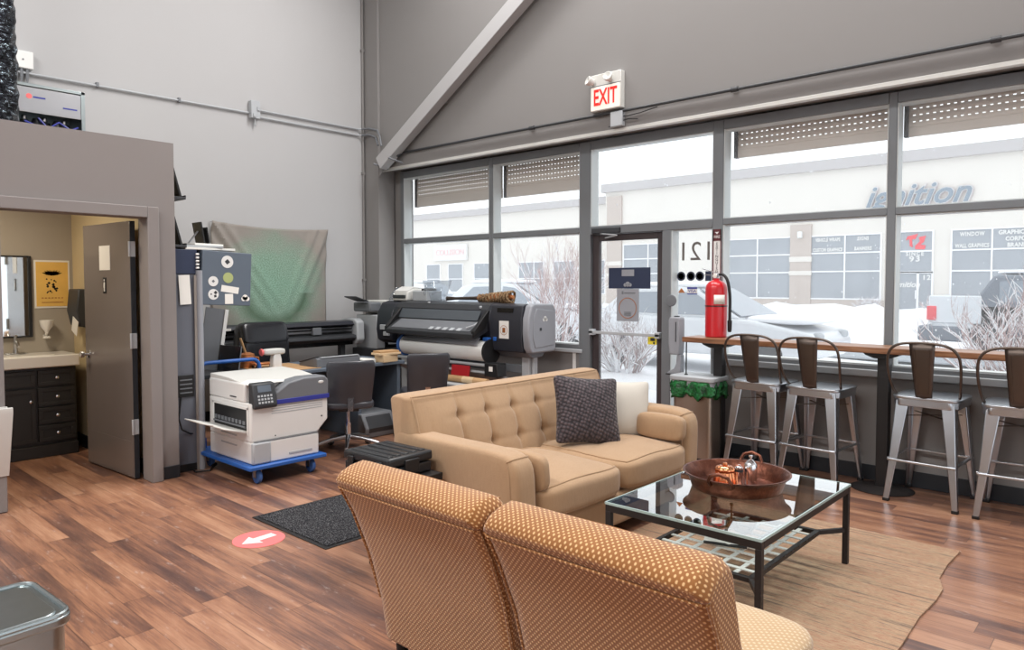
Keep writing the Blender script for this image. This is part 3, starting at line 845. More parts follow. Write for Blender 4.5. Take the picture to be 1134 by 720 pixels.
    obj('roof_snow', MB().soft((.1,0,1.78),(2.5,1.6,.12),8,3), 'snow', t)
    obj('side_window', MB().box(-1.0,1.4,-.915,-.9,1.18,1.6), 'car_glass', t)
    obj('tail_light', MB().box(-2.28,-2.1,-.96,-.86,.78,1.08), 'sign_red_soft', t, bevel=.02)
    for wx in (-1.1, 2.3):
        for sy in (-1, 1):
            T = Matrix.Translation((wx, sy*.82, .38)) @ Matrix.Rotation(PI/2, 4, 'X')
            obj('wheel', MB().lathe([(0,-.12),(.25,-.12),(.37,-.1),(.38,0),(.37,.1),(.25,.12),(0,.12)], 20, T), 'charcoal', t)
    # -------- bushes: recursive twigs with snow lying on them
    def bush(name, loc, h, spread, n, seed, label, mat='twig', r0=.018, snowy=.5):
        rnd = random.Random(seed)
        t = thing(name, label, 'bush', loc)
        tw = MB(); sn = MB()
        def grow(p, d, L, r, depth):
            pts = [p]; q = p.copy(); dd = d.copy()
            for i in range(3):
                dd = (dd + Vector((rnd.uniform(-.25,.25), rnd.uniform(-.25,.25), rnd.uniform(-.08,.18)))).normalized()
                q = q + dd * L/3; q.z = max(q.z, .05); pts.append(q.copy())
            tw.tube(pts, [r, r*.85, r*.7, r*.5], 3)
            if abs(dd.z) < .96 and rnd.random() < snowy:
                up = Vector((0, 0, r*1.2))
                sn.tube([x + up for x in pts], [r*.7, r*1.5, r*1.3, r*.5], 4)
            if depth > 0:
                for k in range(rnd.choice((2, 3, 3, 3))):
                    i = rnd.choice((1, 2, 3))
                    nd = (dd + Vector((rnd.uniform(-.9,.9)*spread, rnd.uniform(-.9,.9)*spread, rnd.uniform(-.2,.6)))).normalized()
                    grow(pts[i], nd, L*rnd.uniform(.6,.85), r*.62, depth-1)
        for k in range(n):
            a = 2*PI*k/n + rnd.uniform(-.3,.3)
            d = Vector((math.cos(a)*spread*.7, math.sin(a)*spread*.7, 1)).normalized()
            grow(Vector((math.cos(a)*.1, math.sin(a)*.1, 0)), d, h*.36, r0, 4)
        obj('twigs', tw, mat, t); obj('snow_caps', sn, 'snow', t)
        obj('snow_mound', MB().soft((0,0,.02),(spread*h*1.3,spread*h*1.2,.3),8,2.4), 'snow', t)
        return t
    bush('snowy_bush', (-6.3, 9.6, 0), 1.5, .95, 15, 3, 'low snow laden bush just outside the glass door', r0=.02, snowy=.75)
    bush('snowy_bush', (-9.6, 12.0, 0), 2.7, .5, 15, 5, 'tall bare shrub behind the wide-format printer with upright reddish twigs', 'twig_pink', r0=.018, snowy=.35)
    bush('snowy_bush', (-7.75, 9.3, 0), 1.1, .8, 11, 8, 'small snow laden bush between tall bare shrub and glass door', r0=.02, snowy=.8)
    bush('snowy_bush', (-1.15, 9.7, 0), 1.7, .75, 22, 11, 'broad snowy bush with pinkish twigs outside the far right window', 'twig_pink', r0=.018, snowy=.7)
    bush('snowy_bush', (.35, 10.4, 0), 1.9, .8, 14, 12, 'snowy bush at the edge of the photo right of the broad one', 'twig_pink', r0=.018, snowy=.7)
    bush('snowy_bush', (-10.3, 36.2, 0), 1.1, .9, 10, 21, 'small snow covered shrub below the shop window across the lot', r0=.03, snowy=.9)
    bush('snowy_bush', (-7.4, 36.2, 0), 1.1, .8, 8, 22, 'small bare shrub beside the door of the shop across the lot', 'twig_pink', r0=.03, snowy=.7)
    # snow banks
    for i, (x, y, sx, sy, h, lb) in enumerate(((-12, 33.5, 13, 2.6, 1.1, 'long ploughed snow bank in front of the shop windows across the lot'), (-7.2, 11.9, 2.2, 1.5, 1.6, 'steep snow heap seen through the window left of the glass door'), (-4.6, 8.2, 3.4, 1.2, .35, 'low snow drift lying outside the glass door'))):
        rnd = random.Random(i)
        def fn(P, h=h): return (P.x, P.y, P.z*(1+.25*math.sin(P.x*3.1)+.15*math.sin(P.y*5+P.x*7)))
        if i == 1: x, y = -10.3, 9.3
        o = obj('snow_bank', MB().soft((0,0,0), (sx, sy, h), 14, 2.3, fn=fn), 'snow', loc=(x, y, 0)); tag(o, lb, 'snow bank')
    # snow falling: countless flakes
    fl = MB(); rnd = random.Random(4)
    for k in range(1500):
        y = rnd.uniform(8, 34); x = rnd.uniform(-1.15*y, .35*y)-1; z = rnd.uniform(.2, 3 + y*.18); s = rnd.uniform(.005,.011)
        fl.add([(x-s,y,z),(x,y-s,z),(x+s,y,z),(x,y+s,z),(x,y,z+s*1.6),(x,y,z-s*1.6)], [(0,1,4),(1,2,4),(2,3,4),(3,0,4),(1,0,5),(2,1,5),(3,2,5),(0,3,5)])
    o = obj('falling_snow', fl, 'snow', smooth=False); tag(o, 'fine snowflakes falling over the lot', 'snow', kind='stuff')
outside()
# ================================================================== SOFA (faces +X)
def gauss(d2, s): return math.exp(-d2/(2*s*s))
SX, SY = -2.42, 3.70
t = thing('sofa', 'beige button-tufted two-seat sofa with piped edges', 'sofa', (SX, SY, 0))
# local: front of seat x=0, back at x=-1.08; y from -.98 to .98
YA = .97
obj('base_frame', MB().box(-1.0, -.03, -YA+.05, YA-.05, .07, .27), 'sofa', t, bevel=.03, seg=3)
for sx in (-.92, -.1):
    for sy in (-.88, .88):
        obj('leg', MB().lathe([(.028,0),(.035,.09)], 12, Matrix.Translation((sx, sy, 0))), 'black', t)
# back: tufted front sheet, slim top, flat rear
ZB0, ZB1 = .24, .885
btn = [(-.61+.25*i, zz) for zz in (.545, .73) for i in range(6)]
RT = .04
def back_sec(y, k):
    """one vertical section at normalised y in [-1,1]; k in [0,1] runs front bottom -> over the top -> rear bottom"""
    zt = ZB1 - RT
    e = max(0, abs(y)-.93)/.07; sq = 1 - math.sqrt(max(0, 1-e*e))
    def front(z):
        v = (z-ZB0)/(zt-ZB0); yy = y*.985
        x = -.745 - .27*(z-.35)
        dd = 0
        for by, bz in btn:
            dy, dz = yy-by, z-bz
            if abs(dy) < .15: dd += .030*gauss(dy*dy+dz*dz, .020) + .014*gauss(dy*dy, .012)*gauss(dz*dz, .085) + .007*gauss(dz*dz, .010)*gauss(dy*dy, .07)
        bul = .040*(1-abs(2*v-1)**3)*(1-abs(y)**8)
        tf = .012*math.sqrt(abs(math.sin((yy+.61)/.25*PI)))*math.sin(PI*min(1, max(0, v)))
        return x + bul + tf - dd - .05*sq
    def rear(z): return -.985 - .17*(z-.35) + .03*sq
    if k < .62:
        z = ZB0 + (zt-ZB0)*k/.62; return (front(z), y*.985 - .02*y*(z-.3), z)
    if k < .78:
        a = (k-.62)/.16*PI; xf, xr = front(zt), rear(zt); c = (xf+xr)/2; r = (xf-xr)/2
        return (c + r*math.copysign(abs(math.cos(a))**.7, math.cos(a)), y*.985 - .02*y*(zt-.3), zt + RT*math.sin(a)**.8*(1-.5*sq))
    z = zt - (zt-ZB0)*(k-.78)/.22
    return (rear(z), y*.985 - .02*y*(z-.3), z)
mb = MB()
NX, NK = 190, 84
ks = [.62*i/52 for i in range(52)] + [.62+.16*i/16 for i in range(16)] + [.78+.22*i/16 for i in range(17)]
yn = [math.copysign(1-(1-abs(t_))**1.15, t_) for t_ in [-1+2*i/NX for i in range(NX+1)]]
vs = [back_sec(y, k) for k in ks for y in yn]
n_ = NX+1
fs = [(j_*n_+i, j_*n_+i+1, (j_+1)*n_+i+1, (j_+1)*n_+i) for j_ in range(len(ks)-1) for i in range(NX)]
fs.append([j_*n_ for j_ in range(len(ks))]); fs.append([j_*n_+NX for j_ in range(len(ks))][::-1])
mb.add(vs, fs)
bk_ = obj('backrest', mb, 'sofa', t, angle=50)
for by, bz in btn:
    x = back_sec(by/.98, .62*(bz-ZB0)/(ZB1-RT-ZB0))[0]
    obj('button', MB().soft((x+.005, by, bz), (.014, .022, .022), 4, 2), 'sofa', bk_)
pl = [back_sec(-.965, .62*i/20) for i in range(5, 21)] + [back_sec(-.965+1.93*i/40, .655) for i in range(41)] + [back_sec(.965, .62*i/20) for i in range(20, 4, -1)]
obj('piping', MB().tube([(a+.003, b, c) for a, b, c in pl], .0055, 6), 'sofa', bk_)
# arms: rounded panels, flaring up into the back
for sg in (-1, 1):
    def af(P, sg=sg):
        x, y, z = P
        if x < -.2 and z > .1:
            k = min(1, (-.2-x)/.3); z += .05*k*k
        return (x, y + sg*.015*(z/.3), z)
    m = MB().soft((-.53, sg*.885, .365), (1.02, .19, .60), 14, 7, fn=af)
    a = obj('arm', m, 'sofa', t, angle=70)
    lp = soft_loop((-.53, sg*.885, .365), (1.02, .19, .60), 7, (0, 1), fn=af, n=24)
    obj('piping', MB().tube(lp, .0055, 6, closed=True), 'sofa', a)
# seat cushions
for sy in (-.395, .395):
    def cf(P):
        x, y, z = P
        if z > .03:
            m_ = math.exp(-((x+.10)/.26)**2)*math.exp(-((y+.05)/.3)**2)
            z += -.012*math.exp(-((x+.05+.25*y)/.018)**2)*m_ - .010*math.exp(-((x+.17+.18*y)/.016)**2)*m_ - .010*math.exp(-((x-.06+.3*y)/.02)**2)*m_ + .006*math.sin(y*9+x*7)
        return (x, y, z)
    c = obj('seat_cushion', MB().soft((-.375, sy, .365), (.81, .785, .19), 30, 6, (0,0,.22), cf), 'sofa', t, angle=80)
    for sg in (1, -1):
        lp = soft_loop((-.375, sy, .365), (.81, .785, .19), 6, (2, sg), (0,0,.22), cf, 30)
        obj('piping', MB().tube(lp, .007, 6, closed=True), 'sofa', c)
# loose cushions (rest on the seat, lean on back or arm)
def cushion(name, label, cat, mat, size, T, p=3.2, group=None, uv=True):
    m = MB()
    w, h, d = size
    def pf(P):
        x, y, z = P   # x thickness, y width, z height
        k = (1-(abs(y)/(w/2))**2.5)*(1-(abs(z)/(h/2))**2.5)
        yy = y*(1-.09*(1-(abs(z)/(h/2))**2)); zz = z*(1-.09*(1-(abs(y)/(w/2))**2))
        return (x*(.12+.88*max(0,k)**.6), yy, zz)
    m.soft((0,0,0), (d, w, h), 18, 12, fn=pf)
    o = obj(name, m, mat, None, uv=uv, angle=80); o.matrix_world = T
    tag(o, label, cat, group); return o
cushion('throw_pillow', 'dark chunky knit throw pillow tilted against the sofa back', 'cushion', 'knit', (.49,.48,.17),
        Matrix.Translation((-2.92, 3.98, .685)) @ Matrix.Rotation(R(-27), 4, 'Z') @ Matrix.Rotation(R(-20), 4, 'Y') @ Matrix.Rotation(R(-6), 4, 'X'))
cushion('throw_pillow', 'pale linen throw pillow partly behind the dark knit one', 'cushion', 'pillow_light', (.42,.42,.15),
        Matrix.Translation((-2.90, 4.40, .645)) @ Matrix.Rotation(R(-34), 4, 'Z') @ Matrix.Rotation(R(-18), 4, 'Y') @ Matrix.Rotation(R(-4), 4, 'X'))
for sy, lb in ((.735, 'small tan bolster cushion against the sofa arm nearest the trash bin'), (-.735, 'small tan bolster cushion against the sofa arm nearest the orange chairs')):
    m = MB().soft((0,0,0), (.36,.10,.17) if sy > 0 else (.36,.08,.20), 12, 5, (.03,.2,.08))
    o = obj('bolster_cushion', m, 'sofa', loc=(SX-.19, SY+sy*(.995 if sy > 0 else 1.015), .55 if sy > 0 else .53), rot=(R(-6 if sy > 0 else 6),0,0), angle=80); tag(o, lb, 'cushion', 'bolster cushions of the beige sofa')

# ================================================================== ORANGE CHAIRS (backs to the camera, face +Y)
def orange_chair(x0, x1, label, seed):
    w = x1-x0
    t = thing('slipper_chair', label, 'armless chair', ((x0+x1)/2, 1.96, 0), 0, 'orange armless chairs in front of the coffee table')
    hw = w/2
    # back profile in (y,z): y relative to 1.96; rear face leans out to the top
    def prof(k):
        return None
    outer = [(-.16,.10),(-.19,.28),(-.245,.48),(-.315,.66),(-.374,.770),(-.398,.800),(-.394,.815),(-.372,.836),(-.33,.852),(-.275,.860),(-.250,.852),(-.235,.825),(-.215,.74),(-.16,.60),(-.09,.46),(-.05,.36),(-.03,.10)]
    mb = MB()
    ns = 26
    secs = []
    for i in range(ns+1):
        s = -1 + 2*i/ns
        e = max(0, (abs(s)-.90)/.10)
        sh = .022*e*e
        cx = -.22; 
        ring = []
        cy = sum(p[0] for p in outer)/len(outer)
        for (y, z) in outer:
            # narrower towards the foot
            taper = 1 - .055*max(0, (.80-z)/.7)
            yy = y + (-.22-(y)) * (sh/.15) if z > .5 else y + ((-.11)-y)*(sh/.15)
            zz = z - (sh*1.3 if z > .78 else 0)
            ring.append((s*hw*taper, yy, zz))
        secs.append(ring)
    n = len(outer); vs = [p for r_ in secs for p in r_]
    fs = []
    for i in range(ns):
        for k in range(n):
            fs.append((i*n+k, i*n+(k+1)%n, (i+1)*n+(k+1)%n, (i+1)*n+k))
    fs.append(list(range(n))[::-1]); fs.append([ns*n+k for k in range(n)])
    mb.add(vs, fs)
    obj('backrest', mb, 'chenille', t, uv=True, angle=60, bevel=.012, seg=3)
    # welt seam below the top roll and along both edges
    for sg in (-1, 1):
        pts = [(sg*hw*.985*(1-.055*max(0,(.80-z)/.7)), y+ (.012 if sg else 0), z) for y, z in outer[4:0:-1]]
        obj('welt', MB().tube([(p[0]*1.004, p[1]-.004, p[2]) for p in pts], .0055, 6), 'chenille', t, uv=True)
    obj('welt', MB().tube([(-hw*.955, -.376, .768), (0, -.379, .768), (hw*.955, -.376, .768)], .004, 6), 'chenille', t, uv=True)
    obj('welt', MB().tube([(-hw*.93, -.246, .842), (0, -.243, .846), (hw*.93, -.246, .842)], .005, 6), 'chenille', t, uv=True)
    # seat cushion and base
    obj('seat_base', MB().box(-hw*.95, hw*.95, -.12, .36, .10, .27), 'chenille', t, uv=True, bevel=.02, seg=3)
    obj('seat_cushion', MB().soft((0, .145, .345), (w*.985, .66, .17), 12, 6, (0,0,.12)), 'chenille_seat', t, uv=True, angle=80)
    for sx in (-1, 1):
        for y in (-.10, .32):
            obj('leg', MB().lathe([(.022,0),(.03,.11)], 12, Matrix.Translation((sx*hw*.85, y, 0))), 'black', t)
    return t
orange_chair(-2.355, -1.585, 'orange dotted armless chair seen from behind, nearest the black doormat', 1)
orange_chair(-1.565, -.80, 'orange dotted armless chair seen from behind, nearest the rug edge, pale seat showing', 2)

# ================================================================== COFFEE TABLE
t = thing('coffee_table', 'low black iron coffee table with glass top and slatted grid shelf', 'coffee table', (-1.665, 3.565, .012))
hx, hy, H = .405, .585, .428
for sx in (-1, 1):
    for sy in (-1, 1):
        obj('leg', MB().box(sx*hx-(.03 if sx > 0 else 0), sx*hx+(0 if sx > 0 else .03), sy*hy-(.03 if sy > 0 else 0), sy*hy+(0 if sy > 0 else .03), 0, H-.035), 'iron', t, bevel=.002)
b = .028
obj('top_frame', rect_frame(MB(), -hx, hx, -hy, hy, b, H-.035, H), 'iron', t, bevel=.002)
obj('glass_top', MB().box(-hx,hx,-hy,hy,H,H+.012), 'table_glass', t, bevel=.003)
obj('glass_edge', rect_frame(MB(), -hx-.002, hx+.002, -hy-.002, hy+.002, .006, H+.0005, H+.0125), 'glass_edge', t, smooth=False)
zs = .185; sx0, sy0 = .30, .44
sh = rect_frame(MB(), -sx0, sx0, -sy0, sy0, .025, zs-.012, zs+.012)
so = obj('shelf_frame', sh, 'iron', t, bevel=.002)
gr = MB()
for i in range(1, 6): x = -sx0 + 2*sx0*i/6; gr.box(x-.011, x+.011, -sy0, sy0, zs-.001, zs+.004)
for i in range(1, 9): y = -sy0 + 2*sy0*i/9; gr.box(-sx0, sx0, y-.011, y+.011, zs+.003, zs+.008)
obj('shelf_grid', gr, 'offwhite', so, smooth=False)
for sx in (-1, 1):
    for sy in (-1, 1):
        obj('shelf_bracket', MB().bar((sx*(hx-.02), sy*(hy-.02), zs), (sx*(sx0-.01), sy*(sy0-.01), zs), .018, .024), 'iron', t)
ZT_ = .012+H+.012
# copper tray (oval pan with loop handles)
t = thing('copper_tray', 'round copper tray with two loop handles on the glass table', 'tray', (-1.69, 3.655, ZT_), R(8))
obj('pan', MB().lathe([(0,0),(.222,0),(.233,.007),(.242,.035),(.252,.062),(.266,.082),(.279,.089),(.280,.093),(.269,.092),(.248,.070),(.236,.038),(.225,.013),(.212,.008),(0,.008)], 48), 'tray', t)
for sg in (-1, 1):
    p = [(-.055, sg*.252, .065), (-.060, sg*.275, .09), (-.045, sg*.288, .122), (0, sg*.293, .137), (.045, sg*.288, .122), (.060, sg*.275, .09), (.055, sg*.252, .065)]
    pts = []
    for i in range(len(p)-1):
        for k in range(4): pts.append(Vector(p[i]).lerp(Vector(p[i+1]), k/4))
    pts.append(Vector(p[-1]))
    obj('loop_handle', MB().tube(pts, .009, 10), 'tray', t)
t = thing('jelly_mould', 'shiny fluted copper jelly mould inside the copper tray', 'mould', (-1.735, 3.615, ZT_+.008))
def flute(prof, n=64, k=12, amp=.1):
    mb = MB(); vs = []; fs = []
    for r_, z in prof:
        for i in range(n):
            a = 2*PI*i/n; rr = r_*(1 + amp*abs(math.cos(k*a/2))); vs.append((rr*math.cos(a), rr*math.sin(a), z))
    for j in range(len(prof)-1):
        for i in range(n): fs.append((j*n+i, j*n+(i+1)%n, (j+1)*n+(i+1)%n, (j+1)*n+i))
    fs.append([(len(prof)-1)*n+i for i in range(n)]); fs.append(list(range(n))[::-1])
    return mb.add(vs, fs)
obj('fluted_body', flute([(.062,0),(.060,.01),(.047,.075),(.044,.083)]), 'copper_bright', t, angle=60)
obj('domed_top', flute([(.048,.083),(.051,.091),(.046,.105),(.03,.114),(.016,.116)], k=8), 'copper_bright', t, angle=60)
obj('finial', MB().lathe([(.012,.114),(.014,.122),(.011,.130),(0,.132)], 16), 'copper_bright', t)
t = thing('steel_bottle', 'tall shiny steel bottle with domed top inside the copper tray', 'bottle', (-1.63, 3.70, ZT_+.008))
obj('bottle_body', MB().lathe([(.034,0),(.034,.004),(.034,.11),(.031,.126),(.020,.138),(.013,.145)], 24), 'chrome', t)
obj('cap', MB().lathe([(.013,.136),(.013,.146),(.006,.15),(.006,.158),(.011,.162),(.011,.17),(0,.172)], 18), 'chrome', t)
obj('foot_ring', MB().lathe([(.034,0),(.034,.016),(.031,.018)], 24), 'chrome', t)
t = thing('pepper_mill', 'small shiny mill with dark neck standing left of the steel bottle in the tray', 'mill', (-1.675, 3.655, ZT_+.008))
obj('mill_body', MB().lathe([(.02,0),(.021,.02),(.019,.025),(.019,.085),(.021,.09)], 20), 'chrome', t)
obj('dark_neck', MB().lathe([(.0212,.084),(.0212,.098)], 20), 'charcoal', t)
obj('mill_cap', MB().lathe([(.021,.09),(.021,.104),(.014,.112),(.008,.114),(.008,.12),(0,.122)], 20), 'chrome', t)
# things on the lower shelf
ZS = .012+.185+.008
t = thing('brass_bell', 'small brass hand bell with thin stem on the grid shelf under the tray', 'bell', (-1.76, 3.75, ZS))
obj('bell_body', MB().lathe([(.042,0),(.036,.012),(.026,.03),(.02,.045),(.01,.05)], 24), 'brass', t)
obj('handle', MB().lathe([(.008,.048),(.005,.06),(.005,.11),(.01,.118),(.01,.128),(0,.132)], 16), 'brass', t)
for x, y, lb in ((-1.80, 3.63, 'clear glass bowl on the grid shelf, left of the other bowl'), (-1.66, 3.68, 'clear glass bowl on the grid shelf, nearer the table\'s right edge')):
    t = thing('glass_bowl', lb, 'bowl', (x, y, ZS), 0, 'glass bowls on the grid shelf')
    obj('bowl', MB().lathe([(.03,0),(.05,.012),(.065,.04),(.07,.065),(.067,.065),(.06,.04),(.045,.016),(0,.006)], 28), 'bottle_glass', t)
t = thing('folded_cloth', 'white folded cloth with black edging lying on the grid shelf', 'cloth', (-1.66, 3.48, ZS), R(20))
obj('cloth', MB().soft((0,0,.012), (.22,.13,.024), 8, 5), 'paper', t)
obj('black_edging', MB().tube([(-.105,-.055,.012),(-.05,-.066,.016),(.02,-.06,.012),(.06,-.068,.016),(.106,-.055,.012)], .008, 8), 'black', t)

# ================================================================== RUG, MAT, DECAL
def rugf():
    pts = []
    edge = [(-.80,2.0),(-.815,2.6),(-.80,3.1),(-.80,3.35),(-.81,3.7),(-.795,3.95),(-.80,4.12),(-.845,4.26),(-.855,4.5),(-.845,4.77)]
    left = [(-2.42,4.80),(-2.44,2.0)]
    return edge + left
struct_rug = obj('rug', MB().prism(rugf(), .001, .011, 'z'), 'rug', smooth=False)
tag(struct_rug, 'tan striped rug with uneven edge under the coffee table', 'rug')
t = thing('doormat', 'black speckled doormat with rubber border beside the red arrow decal', 'mat', (-4.02, 2.9, 0))
obj('rubber_border', MB().box(-.43,.43,-.56,.56,.0005,.006), 'black', t, bevel=.003)
obj('carpet_pile', MB().box(-.40,.40,-.53,.53,.006,.011), 'doormat', t, bevel=.003)
t = thing('floor_decal', 'round pink-red floor decal with a white arrow', 'floor sticker', (-4.045, 2.17, .0006), 0)
obj('disc', MB().lathe([(0,0),(.152,0),(.152,.0012),(0,.0012)], 48), 'pink', t, smooth=False)
am = MB().prism([(-.115,0),(-.02,.075),(-.02,.03),(.105,.03),(.105,-.03),(-.02,-.03),(-.02,-.075)], .0012, .002, 'z', Matrix.Rotation(R(95), 4, 'Z'))
obj('arrow', am, 'white', t, smooth=False)
# ================================================================== BAR COUNTER, STOOLS
t = thing('bar_counter', 'long narrow wooden bar counter along the window on black pedestal columns', 'bar counter', (-1.2, 5.87, 0))
obj('counter_top', MB().box(-1.955, 2.9, -.17, .13, 1.037, 1.082), 'counter', t, bevel=.005)
for xp in (-2.88, -1.557, .05):
    x = xp+1.2
    if xp < -2: x = -1.68
    p = obj('pedestal_column', MB().box(x-.04, x+.04, -.04, .04, .02, 1.0), 'black', t, bevel=.004)
    obj('mounting_plate', MB().prism([(x-.13,1.037),(x+.13,1.037),(x+.11,1.018),(x+.05,.995),(x-.05,.995),(x-.11,1.018)], -.1, .1, 'y'), 'black', p, bevel=.003)
    obj('base_disc', MB().lathe([(0,0),(.215,0),(.22,.006),(.2,.014),(.06,.026),(.05,.03),(0,.03)], 40, Matrix.Translation((x, 0, 0)), 1, .9), 'iron', p)

def make_stool():
    t = thing('bar_stool', '-', 'bar stool')
    # faces +y (towards the window); backrest at y=-.19
    hs = .195; zs = .735
    m = MB().soft((0,0,zs+.012), (.435,.42,.030), 14, 6)
    obj('seat', m, 'stool', t, angle=50)
    obj('seat_skirt', MB().prism([(-.207,-.15),(-.16,-.20),(.16,-.20),(.207,-.15),(.207,.15),(.16,.20),(-.16,.20),(-.207,.15)], zs-.05, zs+.008, 'z'), 'stool', t, bevel=.01, seg=2)
    ft = .235
    for sx in (-1, 1):
        for sy in (-1, 1):
            # folded sheet leg: tapered angle profile wider on top
            top = Vector((sx*.155, sy*.155, zs-.01)); bot = Vector((sx*ft, sy*(ft+.027), .012))
            l = MB()
            def ring(c, w, th):
                return [Vector((c.x, c.y, c.z)), Vector((c.x - sx*w, c.y, c.z)), Vector((c.x - sx*w, c.y - sy*th, c.z)), Vector((c.x - sx*th, c.y - sy*th, c.z)), Vector((c.x - sx*th, c.y - sy*w, c.z)), Vector((c.x, c.y - sy*w, c.z))]
            a = ring(top + Vector((sx*.03, sy*.03, 0)), .085, .012); md = ring(top.lerp(bot, .5) + Vector((sx*.012, sy*.012, 0)), .058, .012); b = ring(bot, .036, .012)
            l.add(a + md + b, [(0,1,2,3,4,5), (12,13,14,15,16,17)] + [(i, (i+1)%6, 6+(i+1)%6, 6+i) for i in range(6)] + [(6+i, 6+(i+1)%6, 12+(i+1)%6, 12+i) for i in range(6)])
            lo = obj('leg', l, 'stool', t, bevel=.006, seg=2)
            obj('rubber_foot', MB().box(bot.x - sx*.036-.002 if sx>0 else bot.x-.002, bot.x+.002 if sx>0 else bot.x+.038, bot.y-.038 if sy>0 else bot.y-.002, bot.y+.002 if sy>0 else bot.y+.038, 0, .022), 'black', lo, bevel=.003)
    for zz, k in ((.30, 1), (.39, 0)):
        f = .165 + (ft-.165)*(1-zz/zs) + .01
        fy = f + .027*(1-zz/zs) - .004
        for s_ in (-1, 1):
            if k: obj('foot_rail', MB().box(-f, f, s_*fy-.022, s_*fy-.002, zz-.008, zz+.008), 'stool', t, bevel=.004)
            else: obj('foot_rail', MB().box(s_*f-.018, s_*f+.002, -fy, fy, zz-.098, zz-.082), 'stool', t, bevel=.004)
    obj('brace', MB().bar((-.15,-.15,.61),(.15,.15,.61),.02,.004).bar((-.15,.15,.605),(.15,-.15,.605),.02,.004), 'gunmetal', t)
    # bent tube back
    p = [(-.196,-.11,.75),(-.212,-.165,.80),(-.226,-.215,.90),(-.230,-.24,1.0),(-.218,-.255,1.07),(-.18,-.265,1.115),(-.115,-.270,1.137),(0,-.272,1.143)]
    p = p + [(-a, b_, c) for a, b_, c in p[-2::-1]]
    # smooth by Chaikin
    q = [Vector(v) for v in p]
    for _ in range(2):
        r_ = [q[0]]
        for i in range(len(q)-1): r_ += [q[i].lerp(q[i+1], .25), q[i].lerp(q[i+1], .75)]
        q = r_ + [q[-1]]
    obj('back_hoop', MB().tube(q, .0095, 10), 'gunmetal', t)
    def sp(u, v):
        w = .052 + .030*v; z = .75 + .385*v
        return ((-1+2*u)*w, -.200 - .070*v**.8 - .008*math.cos((u-.5)*PI), z)
    s_ = obj('back_splat', MB().grid(6, 8, sp), 'gunmetal', t, solid=.004)
    e = [sp(.22,.1), sp(.78,.1), sp(.80,.9), sp(.20,.9)]
    obj('embossed_border', MB().tube([(a, b_-.003, c) for a, b_, c in e], .003, 6, closed=True), 'gunmetal', s_)
    return t
proto = make_stool()
stools = ((-2.445, 5.80, -4, 'metal bar stool nearest the trash bin, leftmost at the counter'),
          (-1.985, 5.78, -4, 'metal bar stool second from the trash bin, beside the leftmost one'),
          (-1.225, 5.82, -3, 'metal bar stool standing over the round base of the middle counter column'),
          (-.69, 5.79, 2, 'metal bar stool cut off by the right edge of the photo'))
for i, (x, y, a, lb) in enumerate(stools):
    o = proto if i == 0 else copy_tree(proto)
    o.location = (x, y, 0); o.rotation_euler = (0, 0, R(a)); o['label'] = lb; o['group'] = 'metal bar stools along the counter'

# ================================================================== EXTINGUISHER, SIGN, SANITISER, BIN
t = thing('fire_extinguisher', 'red fire extinguisher with black hose standing on the wooden counter', 'fire extinguisher', (-2.93, 5.89, 1.082))
obj('cylinder', MB().lathe([(.085,0),(.092,.008),(.093,.42),(.088,.45),(.07,.478),(.04,.495),(.028,.50),(.028,.515),(0,.515)], 36), 'red', t)
obj('band', MB().lathe([(.0935,.268),(.095,.268),(.095,.278),(.0935,.278)], 36), 'black', t)
T = Matrix.Translation((0,0,0))
lab = MB(); 
n = 8
vs = []; 
for k in range(n+1):
    a = R(-75 + 60*k/n); vs += [(.0945*math.cos(a), .0945*math.sin(a), .29), (.0945*math.cos(a), .0945*math.sin(a), .37)]
lab.add(vs, [(2*k, 2*k+2, 2*k+3, 2*k+1) for k in range(n)])
obj('paper_label', lab, 'paper', t, solid=.001)
obj('valve', MB().lathe([(.022,.51),(.022,.545),(.014,.555),(0,.555)], 16).box(-.012,.05,-.012,.012,.53,.55), 'steel', t)
obj('squeeze_handle', MB().bar((.02,0,.555),(-.13,-.0,.60),.02,.006).bar((.02,0,.54),(-.11,0,.545),.018,.006), 'chrome', t)
obj('gauge', MB().lathe([(.018,0),(.018,.012),(0,.014)], 16, Matrix.Translation((0,-.02,.535)) @ Matrix.Rotation(PI/2,4,'X')), 'paper', t)
h = [(.03,0,.545),(.07,-.02,.55),(.115,-.03,.51),(.135,-.03,.43),(.14,-.02,.33),(.138,-.02,.22),(.138,-.02,.15)]
q = [Vector(v) for v in h]
for _ in range(2):
    r_ = [q[0]]
    for i in range(len(q)-1): r_ += [q[i].lerp(q[i+1], .25), q[i].lerp(q[i+1], .75)]
    q = r_ + [q[-1]]
obj('hose', MB().tube(q, .013, 10), 'black', t)
obj('nozzle', MB().lathe([(.013,.05),(.018,.07),(.02,.15)], 14, Matrix.Translation((.138,-.02,0))), 'black', t)
t = thing('extinguisher_sign', 'narrow upright red and white fire extinguisher sign on the window mullion', 'sign', (-3.02, YW-.021, 1.8))
obj('sign_plate', MB().box(-.042,.042,-.004,.0,-.24,.24), 'white', t, bevel=.001)
obj('red_border', MB().box(-.042,-.032,-.006,-.004,-.24,.24).box(.032,.042,-.006,-.004,-.24,.24).box(-.042,.042,-.006,-.004,.135,.24).box(-.042,.042,-.006,-.004,-.24,-.23), 'maroon', t)
obj('sign_lettering', text_mb('FIRE', .036, face_T((0,-.0065,.17),'-y'), .0005, spacing=.9), 'white', t, smooth=False)
obj('sign_lettering', text_mb('\n'.join('EXTINGUISHER'), .036, face_T((0,-.005,-.048),'-y'), .0005, linesp=.78), 'charcoal', t, smooth=False)
obj('arrow_symbol', MB().prism([(-.02,.215),(.02,.215),(0,.195)], -.0075, -.006, 'y'), 'white', t)

